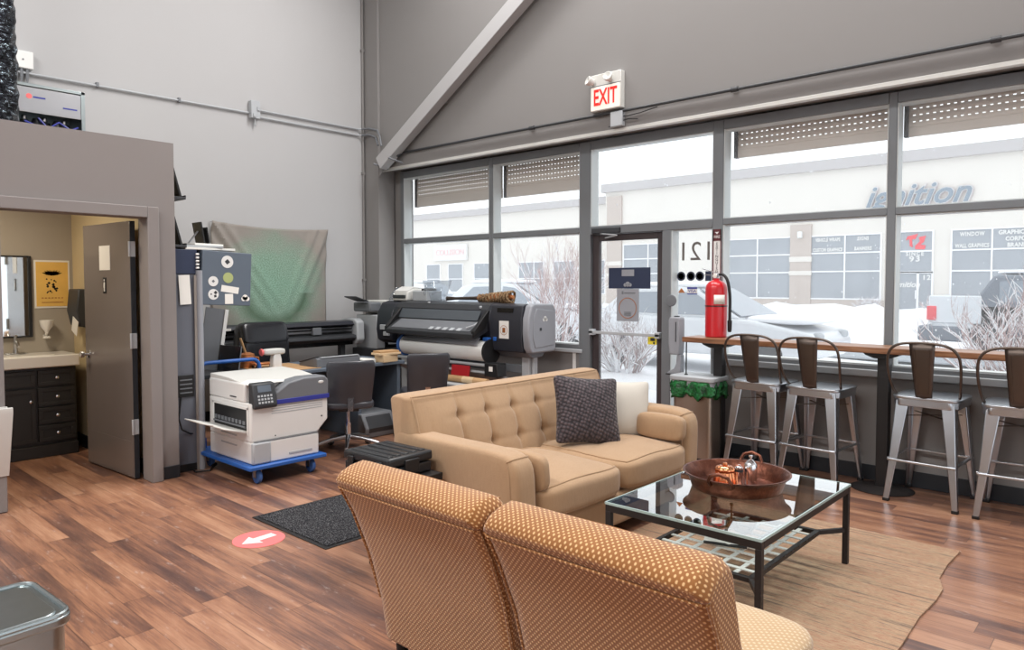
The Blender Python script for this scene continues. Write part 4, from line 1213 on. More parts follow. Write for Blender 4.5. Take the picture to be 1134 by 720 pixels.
t = thing('sanitizer_dispenser', 'grey hand sanitizer dispenser on a stand left of the wooden counter', 'sanitizer dispenser', (-3.33, 5.92, 0))
obj('dispenser_body', MB().prism([(-.05,.90),(.05,.90),(.055,1.0),(.055,1.22),(.045,1.245),(-.045,1.245),(-.06,1.22),(-.06,1.0)], -.05, .05, 'y'), 'printer_grey', t, bevel=.012, seg=3)
obj('view_window', MB().box(.015,.022,-.055,-.05,1.02,1.2), 'charcoal', t)
obj('lock_tab', MB().box(-.02,.02,-.02,.02,1.245,1.255), 'charcoal', t, bevel=.003)
obj('drip_arm', MB().prism([(.05,.9),(.02,.9),(.015,.82),(-.01,.77),(-.06,.745),(-.075,.73),(-.075,.72),(.06,.72),(.06,.9)], -.035, .035, 'y'), 'printer_grey', t, bevel=.006)
obj('drip_tray', MB().box(-.085,.06,-.05,.05,.712,.724), 'black', t, bevel=.004)
obj('pole', MB().tube([(.03,.03,0),(.03,.03,.95)], .018, 12), 'printer_grey', t)
obj('base_plate', MB().lathe([(0,0),(.08,0),(.08,.01),(0,.012)], 28, Matrix.Translation((.02,.02,0))), 'printer_grey', t)

t = thing('trash_bin', 'brushed metal step bin with pale grey lid and green bag hanging out', 'trash bin', (-3.04, 5.80, 0))
rr = lambda w, d, r_: [(w-r_ + r_*math.cos(a), d-r_ + r_*math.sin(a)) for a in [PI/2*k/5 for k in range(6)]] + [(-w+r_ + r_*math.cos(a), d-r_ + r_*math.sin(a)) for a in [PI/2+PI/2*k/5 for k in range(6)]] + [(-w+r_ + r_*math.cos(a), -d+r_ + r_*math.sin(a)) for a in [PI+PI/2*k/5 for k in range(6)]] + [(w-r_ + r_*math.cos(a), -d+r_ + r_*math.sin(a)) for a in [1.5*PI+PI/2*k/5 for k in range(6)]]
obj('body', MB().prism(rr(.19,.14,.05), .03, .66, 'z'), 'bin_steel', t, angle=50)
obj('foot_band', MB().prism(rr(.195,.145,.05), 0, .04, 'z'), 'black', t, angle=50)
obj('lid', MB().prism(rr(.215,.165,.05), .705, .745, 'z'), 'light_grey', t, bevel=.008, seg=3, angle=50)
obj('lid_rim', MB().prism(rr(.205,.155,.05), .665, .71, 'z'), 'printer_grey', t, angle=50)
# crumpled bag skirt
bg = MB(); ring = rr(1,1,.3); N = 96
def bagpt(k, j):
    a = 2*PI*k/N
    c = (abs(math.cos(a))**4 + abs(math.sin(a))**4) ** -.25
    rnd = math.sin(a*13+j)*.012 + math.sin(a*29+j*2.1)*.009 + math.sin(a*5)*.015
    out = (.0, .022, .034, .030, .034, .022)[j] + rnd*(.4 + j*.14)
    z = (.712, .70, .665, .62, .585, .565)[j] + (0 if j < 3 else math.sin(a*7+1)*.018 + math.sin(a*17)*.01)
    return ((.185+out)*c*math.cos(a), (.138+out)*c*math.sin(a), z)
vs = [bagpt(k, j) for j in range(6) for k in range(N)]
bg.add(vs, [(j*N+k, j*N+(k+1)%N, (j+1)*N+(k+1)%N, (j+1)*N+k) for j in range(5) for k in range(N)])
obj('bag', bg, 'bag', t, solid=.002)
obj('pedal', MB().box(-.05,.05,-.19,-.13,.012,.03), 'black', t, bevel=.004)
t = thing('support_rod', 'thin black rod between the counter\'s left end and the trash bin lid', 'rod', (-3.155+.02, 5.745, 0))
obj('rod', MB().tube([(0,0,.745),(0,0,1.037)], .006, 8), 'black', t)
obj('rod_foot', MB().lathe([(.016,.745),(.016,.752),(.007,.756)], 14), 'black', t)

# ---- signs on the door glass and sidelight
yg = YW+.04
t = thing('door_sign', 'dark blue sign with pale plate taped to the glass door', 'sign', (-3.99, yg, 1.605))
obj('sign_board', MB().box(-.245,.245,-.006,.0,-.105,.105), 'navy', t, bevel=.001)
obj('pale_plate', MB().box(-.085,.06,-.008,-.006,.02,.085), 'printer_grey', t)
obj('emblem', MB().lathe([(.026,0),(.026,.002),(0,.002)], 12, Matrix.Translation((-.015,-.006,-.06)) @ Matrix.Rotation(PI/2,4,'X')).lathe([(.018,0),(.018,.002),(0,.002)], 12, Matrix.Translation((-.045,-.006,-.068)) @ Matrix.Rotation(PI/2,4,'X')).lathe([(.018,0),(.018,.002),(0,.002)], 12, Matrix.Translation((.015,-.006,-.068)) @ Matrix.Rotation(PI/2,4,'X')), 'printer_grey', t)
t = thing('door_notice', 'beige notice sheet with a printed ring below the dark blue door sign', 'notice', (-4.005, yg, 1.335))
obj('sheet', MB().box(-.13,.13,-.004,0,-.163,.163), 'printer_grey', t)
ringm = MB()
N = 40
for ra, rb in ((.098,.105),):
    vs = [(ra*math.cos(2*PI*k/N), -.005, -.03+ra*math.sin(2*PI*k/N)) for k in range(N)] + [(rb*math.cos(2*PI*k/N), -.005, -.03+rb*math.sin(2*PI*k/N)) for k in range(N)]
    ringm.add(vs, [(k, (k+1)%N, N+(k+1)%N, N+k) for k in range(N)])
obj('printed_ring', ringm, 'copper_matte', t, smooth=False)
ln = MB()
for k in range(3): ln.box(-.04,.04,-.006,-.004,-.075-k*.014,-.068-k*.014)
ln.box(-.07,-.05,-.006,-.004,.11,.14).box(-.04,.09,-.006,-.004,.118,.128)
obj('printed_lines', ln, 'mid_grey', t, smooth=False)
t = thing('yellow_sticker', 'small yellow sticker low on the glass door', 'sticker', (-3.72, yg, 1.0))
obj('sticker_face', MB().box(-.05,.05,-.003,0,-.045,.045), 'yellow', t)
obj('printed_mark', MB().box(-.02,.03,-.004,-.003,-.01,.02).box(.01,.03,-.004,-.003,-.04,-.02), 'charcoal', t)
ys = YW+.09
t = thing('street_number', 'grey house number 121 seen reversed on the sidelight glass', 'number', (-3.29, ys, 1.845))
[obj('digit', text_mb(c, .25, face_T((dx,0,0),'+y'), .001), 'lettering_grey', t, smooth=False) for c, dx in (('1',.13),('2',0),('1',-.13))]
for i, x in enumerate((-3.44,-3.338,-3.246)):
    t = thing('round_decal', ('round dark sticker on the sidelight, leftmost of the row', 'round dark sticker on the sidelight, middle of the row', 'round dark sticker on the sidelight, nearest the fire extinguisher')[i], 'sticker', (x, ys, 1.62), 0, 'round dark stickers on the sidelight')
    obj('disc', MB().lathe([(.044,0),(.044,.002),(0,.002)], 28, Matrix.Rotation(PI/2,4,'X')), 'navy', t)
    obj('inner_ring', MB().lathe([(.03,.002),(.031,.0025),(.033,.002)], 28, Matrix.Rotation(PI/2,4,'X')), 'charcoal', t)
tag(obj('square_decal', MB().box(-.045,.045,-.002,0,-.045,.045), 'navy', loc=(-3.145, ys, 1.62), bevel=.002), 'square dark sticker right of the round ones, half behind the extinguisher', 'sticker')
tag(obj('pink_decal', MB().prism([(-.035,-.022),(.035,-.022),(.02,.0),(0,.022),(-.02,.0)], -.002, 0, 'y'), 'copper_matte', loc=(-3.435, ys, 1.485)), 'small pinkish peaked sticker below the round dark stickers', 'sticker')
t = thing('card_decal', 'small blue and white VISA sticker on the sidelight', 'sticker', (-3.322, ys, 1.482))
obj('sticker_face', MB().box(-.052,.052,-.002,0,-.034,.034), 'white', t)
obj('blue_bands', MB().box(-.052,.052,-.003,-.002,.018,.034).box(-.052,.052,-.003,-.002,-.034,-.024), 'indigo', t)
obj('lettering', text_mb('VISA', .042, face_T((0,-.003,-.003),'-y'), .0004), 'indigo', t, smooth=False)
tag(obj('door_stop_pad', MB().lathe([(.05,0),(.055,.01),(.05,.02),(0,.022)], 28, Matrix.Rotation(PI/2,4,'X')), 'mid_grey', loc=(-3.475, YW-.02, 1.39)), 'round grey pad on the frame between door and sidelight', 'bumper')

# ================================================================== HIGH ON THE WALLS
t = thing('exit_sign', 'white EXIT sign with red letters and two lamp heads high above the door', 'exit sign', (-4.04, YU, 3.39))
obj('housing', MB().box(-.175,.175,-.07,0,-.175,.175), 'offwhite', t, bevel=.006)
obj('lit_face', MB().box(-.165,.165,-.074,-.07,-.165,.055), 'exit_face', t)
obj('letters', text_mb('EXIT', .215, face_T((0,-.076,-.055),'-y',(.62,1,1)), .001, spacing=1.0, offset=.004), 'exit_letters', t, smooth=False)
obj('seam', MB().box(-.176,.176,-.0725,-.07,.06,.066), 'mid_grey', t)
for x in (-.13, .06):
    T = Matrix.Translation((x,-.075,.095)) @ Matrix.Rotation(R(70),4,'X') @ Matrix.Rotation(R(-25 if x<0 else 10),4,'Y')
    l = obj('lamp_head', MB().lathe([(.02,0),(.03,.02),(.042,.05),(.045,.075),(.04,.078),(0,.06)], 20, T), 'offwhite', t)
    obj('lamp_neck', MB().tube([(x,-.07,.13),(x,-.085,.12),(x,-.09,.10)], .01, 8), 'offwhite', l)
t = thing('junction_box', 'small grey junction box with dangling wires below the EXIT sign', 'junction box', (-3.92, YU, 3.115))
obj('box', MB().box(-.07,.06,-.06,0,-.07,.07), 'light_grey', t, bevel=.005)
obj('loose_wires', MB().tube([(.06,-.03,.02),(.12,-.05,.01),(.25,-.04,0.02),(.42,-.02,.05)],.005,6).tube([(.06,-.03,-.02),(.13,-.05,-.02),(.22,-.03,-.03)],.005,6).tube([(.05,-.03,-.05),(-.1,-.04,-.06)],.005,6), 'black', t)
t = thing('wall_conduit', 'thin grey conduit pipe running along the upper window wall', 'conduit', (0, 0, 0))
obj('pipe', MB().tube([(-7.15,5.75,3.13),(-7.12,5.82,3.185),(2.6,5.82,3.185)], .014, 8), 'charcoal', t)
for x in (-5.0, -2.75, -.9): obj('coupling', MB().tube([(x-.03,5.82,3.185),(x+.03,5.82,3.185)], .022, 10), 'charcoal', t)
t = thing('diagonal_brace', 'grey steel brace rising diagonally from the corner across the window wall', 'brace', (-7.45, 5.74, 3.05))
d = Vector((1, 0, .612)).normalized()
obj('beam', MB().bar((0,0,.02), d*5.2, .12, .17), 'wall', t, bevel=.006)
for bx0, bz0 in ((1.0,.62),(3.0,1.84),(-.06,.0)): obj('wall_bracket', MB().box(bx0,bx0+.12,0,.109,bz0,bz0+.1), 'wall_shaded', t)
obj('gusset_plate', MB().prism([(-.12,-.12),(.05,.02),(.22,.2),(.1,.28),(-.1,.12)], .05, .065, 'y'), 'wall_shaded', t)
obj('bolt', MB().tube([(-.06,-.08,.02),(.06,.06,-.04)],.012,8), 'mid_grey', t); obj('bolt', MB().tube([(.26,-.1,.06),(.36,.05,.0)],.012,8), 'mid_grey', t)
t = thing('conduit_run', 'double metal conduit with grey junction box across the upper back wall', 'conduit', (XB+.004, 0, 3.52))
obj('pipe', MB().tube([(.02,1.55,-.02),(.02,4.2,.0)], .011, 8), 'light_grey', t)
obj('pipe', MB().tube([(.02,4.3,.05),(.02,5.72,.05),(.05,5.85-.1,.05)], .011, 8), 'light_grey', t)
obj('pipe', MB().tube([(.02,4.3,-.03),(.02,5.72,-.03),(.05,5.85-.1,-.03)], .011, 8), 'light_grey', t)
obj('bent_pipe', MB().tube([(.05,5.75,.05),(.15,5.79,.05),(.34,5.78,.0),(.42,5.76,-.1),(.46,5.75,-.22)], .013, 8).tube([(.05,5.75,-.03),(.15,5.79,-.03),(.30,5.78,-.08),(.38,5.76,-.2)], .013, 8), 'mid_grey', t)
bx_ = obj('junction_box', MB().box(0,.07,4.2,4.31,-.06,.14), 'light_grey', t, bevel=.004)
obj('box_knob', MB().tube([(.04,4.26,-.06),(.04,4.26,-.14)], .01, 8).box(.06,.085,4.27,4.30,.03,.07).box(.06,.085,4.22,4.25,-.05,-.01), 'light_grey', bx_)
for y in (2.6, 3.4): obj('pipe_strap', MB().box(0,.035,y-.012,y+.012,-.025,.02), 'mid_grey', t)
t = thing('column_pipe', 'thin vertical pipe in the corner beside the column', 'pipe', (XB+.025, 5.79, 0))
obj('pipe', MB().tube([(0,0,0),(0,0,6.5)], .014, 8), 'wall_shaded', t)
for z in (1.6, 3.0, 4.6): obj('pipe_clip', MB().box(-.025,.016,-.02,.02,z-.015,z+.015), 'wall_shaded', t)

# on the bathroom roof
ZR = 2.655
t = thing('foil_duct', 'crumpled dark foil air duct standing on the bathroom roof', 'duct', (-6.55, 1.44, ZR))
def duct(u, v):
    a = 2*PI*u; z = 3.6*v
    r_ = .15 + .004*math.sin(z*60) + .008*math.sin(a*3+z*13)*math.sin(z*7.3) + .006*math.sin(a*9-z*31)
    return (r_*math.cos(a), r_*math.sin(a), z)
obj('duct_sleeve', MB().grid(40, 260, duct), 'foil', t)
obj('collar', MB().lathe([(.16,0),(.16,.06),(.152,.065)], 36), 'galv', t)
t = thing('water_treatment_unit', 'open stainless water treatment unit with canisters on the bathroom roof', 'filter unit', (-7.25, 1.98, ZR))
obj('front_panel', MB().box(.14,.15,-.28,.24,.33,.54), 'steel', t, bevel=.002)
obj('frame', MB().box(-.15,.16,.22,.25,0,.57).box(-.15,.16,-.30,-.27,0,.57).box(-.15,.16,-.3,.25,.545,.57).box(-.15,-.14,-.28,.24,0,.56), 'galv', t, bevel=.002)
for y in (-.18, -.03, .12):
    c = obj('canister', MB().lathe([(.055,.0),(.058,.02),(.058,.24),(.04,.28),(.02,.29),(.02,.32)], 20, Matrix.Translation((0.03,y,0))), 'chrome', t)
for y in (-.105, .05): obj('cartridge', MB().lathe([(.035,.0),(.035,.26),(.02,.3)], 16, Matrix.Translation((.06,y,0))), 'black', t)
obj('tubing', MB().tube([(.12,-.2,.26),(.14,-.05,.2),(.14,.05,.28),(.14,.15,.22),(.12,.21,.06)], .009, 8).tube([(.12,-.1,.3),(.14,.02,.16),(.13,.2,.26)], .008, 8), 'indigo', t)
obj('nameplate', MB().lathe([(.022,0),(.022,.002),(0,.002)], 20, Matrix.Translation((.15,-.17,.465)) @ Matrix.Rotation(PI/2,4,'Y')), 'pink', t)
obj('nameplate_lettering', MB().box(.15,.152,-.14,-.05,.455,.468).box(.15,.152,.08,.19,.40,.412), 'indigo', t)
t = thing('loose_hose', 'thin dark hose looping off the right side of the filter unit', 'hose', (-7.2, 2.235, ZR))
obj('hose', MB().tube([(0,0,.13),(0,.05,.14),(.0,.09,.11),(0,.11,.02)], .008, 8), 'charcoal', t)
obj('hose_fitting', MB().tube([(0,-.0,.13),(0,.025,.135)], .013, 8), 'mid_grey', t)
t = thing('outlet_box', 'white outlet box with hanging plugs on the back wall beside the foil duct', 'outlet', (XB, 1.97, 3.62))
obj('cover', MB().box(0,.05,-.075,.085,-.08,.08), 'white', t, bevel=.008)
obj('cover_screw', MB().lathe([(.008,0),(.008,.004),(0,.005)],10,Matrix.Translation((.05,0,0)) @ Matrix.Rotation(PI/2,4,'Y')), 'mid_grey', t)
for y in (-.05,-.01,.035): obj('plug', MB().tube([(.03,y,-.08),(.03,y,-.15),(.03,y,-.21)], [.012,.014,.006], 8), 'mid_grey', t)

# ---- left edge things
t = thing('wall_file_bin', 'pale grey wedge-shaped wall bin at the far left beside the bathroom door', 'wall bin', (-5.79, 1.20, .5))
obj('bin_shell', MB().prism([(0,-.25),(.01,-.25),(.15,.19),(.15,.23),(.135,.23),(.0,-.2)], -.35, .10, 'y'), 'offwhite', t, bevel=.004)
obj('bin_back', MB().box(0,.012,-.35,.10,-.25,.22), 'offwhite', t, bevel=.003)
t = thing('galvanized_bin', 'brushed galvanized metal box bin with rounded lid at the bottom left corner', 'bin', (-2.77, .50, 0), R(3))
# lid corner points: (-2.53,.72) & (-2.84,.74) at z=.5
rl = rr(.20,.24,.055)
obj('body', MB().prism(rr(.185,.225,.05), 0, .455, 'z'), 'galv', t, angle=50, bevel=.004)
obj('lid_rim', MB().prism(rl, .455, .488, 'z'), 'galv', t, angle=50, bevel=.008, seg=3)
obj('lid_panel', MB().prism(rr(.165,.205,.04), .48, .492, 'z'), 'galv', t, angle=50, bevel=.004)
obj('lid_lip', MB().tube([(x, y, .49) for x, y in rr(.19,.23,.05)], .009, 8, closed=True), 'galv', t)
obj('lid_knob', MB().lathe([(.012,.49),(.012,.50),(.03,.51),(.03,.52),(0,.525)], 18, Matrix.Translation((-.0,-.05,0))), 'galv', t)
# ================================================================== OFFICE CORNER
# ---- wide-format printer by the window (front faces -Y)
def SH(P, d): return [(a-d, b) for a, b in P]
t = thing('wide_format_printer', 'long black and grey wide-format printer by the window left of the glass door', 'printer', (-5.87, 5.55, 0))
xl, xr = -1.22, 1.20          # local x range
# main hood: y,z profile
hood = [(.30,.86),(.30,1.30),(.22,1.335),(-.02,1.345),(-.10,1.325),(-.14,1.26),(-.16,1.18),(-.14,1.08),(-.10,.98),(-.08,.86)]
obj('hood', MB().prism(hood, xl+.28, .66, 'x'), 'printer_black', t, bevel=.008)
obj('top_cover', MB().prism([(.28,1.338),(-.02,1.350),(-.105,1.328),(-.14,1.27),(-.13,1.265),(-.09,1.315),(-.02,1.335),(.28,1.325)], xl+.34, .62, 'x'), 'charcoal', t, bevel=.003)
obj('top_latch', MB().soft((-.35,-.1,1.335),(.03,.03,.02),4,3), 'light_grey', t); obj('top_latch', MB().soft((.5,-.125,1.30),(.03,.03,.03),4,3), 'light_grey', t)
obj('transparent_window', MB().prism([(-.135,1.262),(-.145,1.262),(-.20,1.16),(-.19,1.155)], xl+.42, .52, 'x'), 'blue_grey_dark', t, bevel=.002)
obj('output_platen', MB().prism([(-.16,1.165),(-.36,1.05),(-.375,1.03),(-.37,.985),(-.33,.975),(-.12,1.06)], xl+.42, .62, 'x'), 'charcoal', t, bevel=.006)
obj('platen_sheet', MB().prism([(-.20,1.148),(-.35,1.062),(-.352,1.058),(-.20,1.142)], xl+.50, .56, 'x'), 'mid_grey', t)
for x in (xl+.40, .60):
    obj('side_arm', MB().prism([(-.12,1.27),(-.16,1.27),(-.37,1.06),(-.37,1.0),(-.2,1.08)], x, x+.045, 'x'), 'black', t, bevel=.004)
obj('lever', MB().tube([(.62,-.13,1.22),(.58,-.30,1.12),(.5,-.34,1.09)], .009, 8), 'light_grey', t)
for k in range(5): obj('reflective_tab', MB().cbox((-.05+.11*k,-.337,1.071),(.06,.05,.002),(.53,0,0)), 'light_grey', t)
# left and right housings
left = [(.30,.86),(.30,1.30),(.22,1.335),(-.0,1.345),(-.10,1.32),(-.17,1.2),(-.19,1.0),(-.17,.88),(-.1,.84)]
obj('left_housing', MB().prism(left, xl, xl+.29, 'x'), 'printer_black', t, bevel=.015, seg=3)
hb = obj('ink_slot_clip', MB().box(xl+.1,xl+.2,-.21,-.185,1.0,1.06).box(xl+.16,xl+.26,-.21,-.18,.93,.98), 'light_grey', t, bevel=.004)
right = [(.28,.86),(.28,1.28),(.24,1.335),(-.06,1.345),(-.13,1.325),(-.155,1.2),(-.155,1.0),(-.14,.86),(-.09,.845),(.2,.845)]
rh = obj('right_housing', MB().prism(right, .66, 1.10, 'x'), 'printer_black', t, bevel=.01, seg=3)
cap = [(.285,.87),(.285,1.285),(.24,1.343),(-.05,1.35),(-.10,1.33),(-.145,1.2),(-.15,1.05),(-.13,.9),(-.09,.85),(.24,.85)]
obj('end_cap', MB().prism(cap, 1.10, 1.19, 'x'), 'printer_grey', t, bevel=.018, seg=3)
obj('end_cap_inset', MB().prism([(.24,.92),(.24,1.27),(-.03,1.30),(-.08,1.2),(-.085,1.0),(-.05,.9)], 1.188, 1.196, 'x'), 'printer_grey', t, bevel=.004)
obj('end_emblem', MB().lathe([(.022,0),(.022,.002),(0,.002)],12,Matrix.Translation((1.196,.10,1.2)) @ Matrix.Rotation(PI/2,4,'Y')).lathe([(.018,0),(.018,.002),(0,.002)],12,Matrix.Translation((1.196,.08,1.185)) @ Matrix.Rotation(PI/2,4,'Y')).lathe([(.018,0),(.018,.002),(0,.002)],12,Matrix.Translation((1.196,.12,1.185)) @ Matrix.Rotation(PI/2,4,'Y')), 'white', t)
obj('end_lock', MB().lathe([(.016,0),(.016,.004),(0,.005)],14,Matrix.Translation((1.196,.03,1.09)) @ Matrix.Rotation(PI/2,4,'Y')), 'charcoal', t)
obj('notice_sheet', MB().box(.80,.93,-.160,-.156,.99,1.17), 'paper', t)
N = 32; rg = MB()
vs = [(.865+.045*math.cos(2*PI*k/N), -.162, 1.075+.045*math.sin(2*PI*k/N)) for k in range(N)] + [(.865+.05*math.cos(2*PI*k/N), -.162, 1.075+.05*math.sin(2*PI*k/N)) for k in range(N)]
rg.add(vs, [(k, (k+1)%N, N+(k+1)%N, N+k) for k in range(N)]); rg.box(.845,.885,-.162,-.160,1.05,1.10)
obj('printed_ring', rg, 'copper_matte', t, smooth=False)
obj('control_panel', MB().box(.76,.98,-.148,-.142,1.255,1.30), 'black_gloss', t)
obj('blue_clip', MB().box(.60,.68,-.20,-.155,.955,.99).box(.72,.76,-.17,-.155,.96,1.0), 'blue', t, bevel=.003)
obj('media_roll', MB().lathe([(.05,0),(.108,0),(.108,1.36),(.05,1.36)], 36, Matrix.Translation((-.68,-.16,.845)) @ Matrix.Rotation(PI/2,4,'Y')), 'white', t, angle=30)
for x in (-.70, .68): obj('roll_flange', MB().lathe([(.0,0),(.125,0),(.13,.01),(.13,.03),(.0,.04)], 30, Matrix.Translation((x-.015,-.16,.845)) @ Matrix.Rotation(PI/2,4,'Y')), 'rubber_blue' if x < 0 else 'black', t)
obj('hanging_media', MB().grid(1, 6, lambda u, v: (-.62+1.2*u, -.23-.06*math.sin(v*1.5)+.02, .985-.08*v)), 'printer_grey', t, solid=.002)
# stand
for x in (-.95, 1.0):
    obj('stand_leg', MB().box(x-.05,x+.05,.02,.14,.08,.86).box(x+.06,x+.09,.05,.11,.08,.86), 'light_grey', t, bevel=.006)
    obj('stand_foot', MB().box(x-.06,x+.06,-.35,.33,.03,.09), 'mid_grey', t, bevel=.008)
    for y in (-.3, .3): obj('caster', MB().lathe([(0,-.015),(.028,-.015),(.03,0),(.028,.015),(0,.015)], 16, Matrix.Translation((x,y,.03)) @ Matrix.Rotation(PI/2,4,'Y')), 'black', t)
obj('cross_beam', MB().box(-.95,1.0,.05,.11,.62,.70), 'mid_grey', t, bevel=.004)
obj('take_up_reel', MB().tube([(-.85,-.20,.70),(.85,-.20,.70)], .018, 12), 'light_grey', t)
obj('catch_tray', MB().prism([(-.22,.62),(-.20,.64),(.05,.52),(.04,.50)], -.85, .85, 'x'), 'light_grey', t, bevel=.003)
obj('tension_unit', MB().box(.72,.90,-.30,-.16,.60,.74), 'black', t, bevel=.008); obj('unit_label', MB().box(.79,.84,-.304,-.30,.66,.71), 'paper', t)
obj('lower_shroud', MB().prism([(-.1,.86),(.22,.86),(.15,.80),(.0,.79)], .62, 1.12, 'x'), 'mid_grey', t, bevel=.01)

# things lying on it / by it
def taper(p0, p1, rs, n=14):
    p0, p1 = Vector(p0), Vector(p1); k = len(rs)
    return MB().tube([p0.lerp(p1, i/(k-1)) for i in range(k)], rs, n)
t = thing('baseball_bat', 'wooden bat with rope wrapped barrel lying on top of the wide-format printer', 'bat', (-5.6, 5.62, 1.352), 0)
obj('handle', taper((-.50,0,.028),(.05,0,.040),[.026,.016,.017,.019,.024]), 'gunmetal', t)
obj('barrel', taper((.0,0,.038),(.52,0,.056),[.024,.032,.040,.042,.040,.02]), 'copper_matte', t)
for k in range(11):
    x = .03 + .046*k; r_ = .030 + .0024*k
    wr = MB(); pts = [(x + .012*math.cos(a*2+k), r_*math.cos(a)*1.1, .039+.0016*k + r_*math.sin(a)*1.1) for a in [2*PI*i/18 for i in range(18)]]
    obj('rope_wrap', MB().tube(pts, .014, 6, closed=True), 'rope', t)
t = thing('plastic_jug', 'clear plastic tapered jug standing on the wide-format printer', 'jug', (-6.36, 5.70, 1.345))
obj('jug_body', MB().lathe([(.09,0),(.10,.01),(.16,.19),(.175,.24),(.168,.24),(.15,.19),(.09,.015),(0,.012)], 32), 'clear', t)
obj('jug_handle', MB().tube([(.06,-.14,.20),(.02,-.19,.17),(-.03,-.17,.10),(-.06,-.12,.05)], .02, 10), 'clear', t)
obj('scoop', MB().cbox((.02,-.05,.11),(.20,.05,.03),(.2,-.5,.2)), 'clear', t, bevel=.01)
t = thing('label_printer', 'small white desktop label printer on the left end of the wide-format printer', 'label printer', (-6.72, 5.64, 1.345))
obj('body', MB().prism([(-.15,0),(.14,0),(.14,.14),(-.02,.15),(-.13,.11)], -.22, .05, 'x'), 'offwhite', t, bevel=.02, seg=3)
obj('cover', MB().prism([(-.13,.112),(-.02,.152),(.13,.142),(.12,.155),(-.02,.17),(-.11,.13)], -.20, .03, 'x'), 'white', t, bevel=.006)
obj('media_door', MB().box(-.20,.03,-.155,-.145,.03,.07), 'charcoal', t, bevel=.003)
t = thing('grey_device', 'small grey box with a black top beside the white label printer', 'device', (-6.56, 5.66, 1.345))
obj('case', MB().box(-.06,.19,-.12,.12,0,.12), 'light_grey', t, bevel=.01)
obj('black_top', MB().soft((.10,0,.13),(.16,.16,.045),6,3), 'black', t)
t = thing('plastic_sheet', 'crinkled clear plastic wrap bunched at the left end of the wide-format printer', 'wrap', (-6.98, 5.62, 1.342))
def wrap(u, v):
    a = 2*PI*u; r_ = .085*(1+.25*math.sin(a*5)+.15*math.sin(a*11+v*9)) * math.cos(v*PI/2*.98)
    return (r_*math.cos(a), r_*math.sin(a), .15*math.sin(v*PI/2)*(1+.12*math.sin(a*7)))
obj('wrap_film', MB().grid(40, 12, wrap), 'clear', t, angle=20)

# ---- desktop multifunction printer between plotter and wide printer
t = thing('office_printer', 'white multifunction office printer with black paper bays on a stand in the back corner', 'printer', (-7.44, 5.66, 0))
obj('stand', MB().box(-.25,.2,-.22,.2,0,.74), 'charcoal', t, bevel=.006)
obj('bay_tower', MB().box(-.2,.2,-.05,.21,.74,1.17), 'black_gloss', t, bevel=.01)
for z in (.80,.92,1.04,1.12): obj('bay_front', MB().box(.2,.206,.0,.17,z-.012,z+.012), 'light_grey', t)
obj('side_panel', MB().box(-.22,.205,-.18,-.05,.74,1.16), 'light_grey', t, bevel=.012)
obj('scanner', MB().box(-.2,.2,-.04,.24,1.17,1.34), 'offwhite', t, bevel=.015, seg=3)
obj('sheet_feeder', MB().box(-.2,.15,-.24,-.06,1.2,1.32), 'mid_grey', t, bevel=.02)
obj('paper_tray', MB().cbox((0,-.33,1.36),(.24,.2,.012),(-.3,0,0)), 'charcoal', t)

# ---- long black plotter along the back wall
t = thing('vinyl_plotter', 'long black vinyl plotter on a stand below the green tapestry', 'plotter', (-7.55, 4.4, 0))
yl, yr = -.83, .88
obj('rail_cover', MB().prism([(-.16,1.0),(-.14,1.08),(-.02,1.10),(.10,1.09),(.14,1.05),(.10,1.03)], yl, yr, 'y'), 'printer_black', t, bevel=.006)
obj('carriage_gap', MB().box(-.15,.08,yl,yr,.93,1.01), 'black', t)
obj('guide_rail', MB().box(.08,.10,yl,yr,.965,.985).box(.06,.09,yl,yr,1.005,1.018), 'steel', t)
obj('front_apron', MB().prism([(.06,.94),(.17,.92),(.18,.885),(.14,.85),(.02,.85),(.02,.93)], yl, yr, 'y'), 'charcoal', t, bevel=.006)
obj('lower_beam', MB().box(-.1,.1,yl,yr,.80,.86), 'black_gloss', t, bevel=.006)
obj('carriage', MB().box(.03,.13,.3,.42,.94,1.03), 'mid_grey', t, bevel=.008)
obj('rail_label', MB().box(.141,.145,yl+.04,yl+.12,1.045,1.07), 'paper', t)
obj('end_cover', MB().prism([(-.17,.80),(-.17,1.1),(-.05,1.125),(.12,1.12),(.19,1.08),(.2,.86),(.15,.80)], yr, yr+.11, 'y'), 'light_grey', t, bevel=.02, seg=3)
obj('end_cover', MB().prism([(-.17,.80),(-.17,1.08),(.10,1.10),(.17,1.05),(.18,.86),(.14,.80)], yl-.12, yl, 'y'), 'printer_black', t, bevel=.02, seg=3)
for y in (yl+.1, yr-.1):
    obj('stand_leg', MB().box(-.04,.04,y-.03,y+.03,.05,.8), 'charcoal', t, bevel=.004); obj('stand_foot', MB().box(-.3,.3,y-.035,y+.035,0,.05), 'charcoal', t, bevel=.006)
obj('cross_bar', MB().box(-.02,.02,yl+.1,yr-.1,.4,.44), 'charcoal', t)
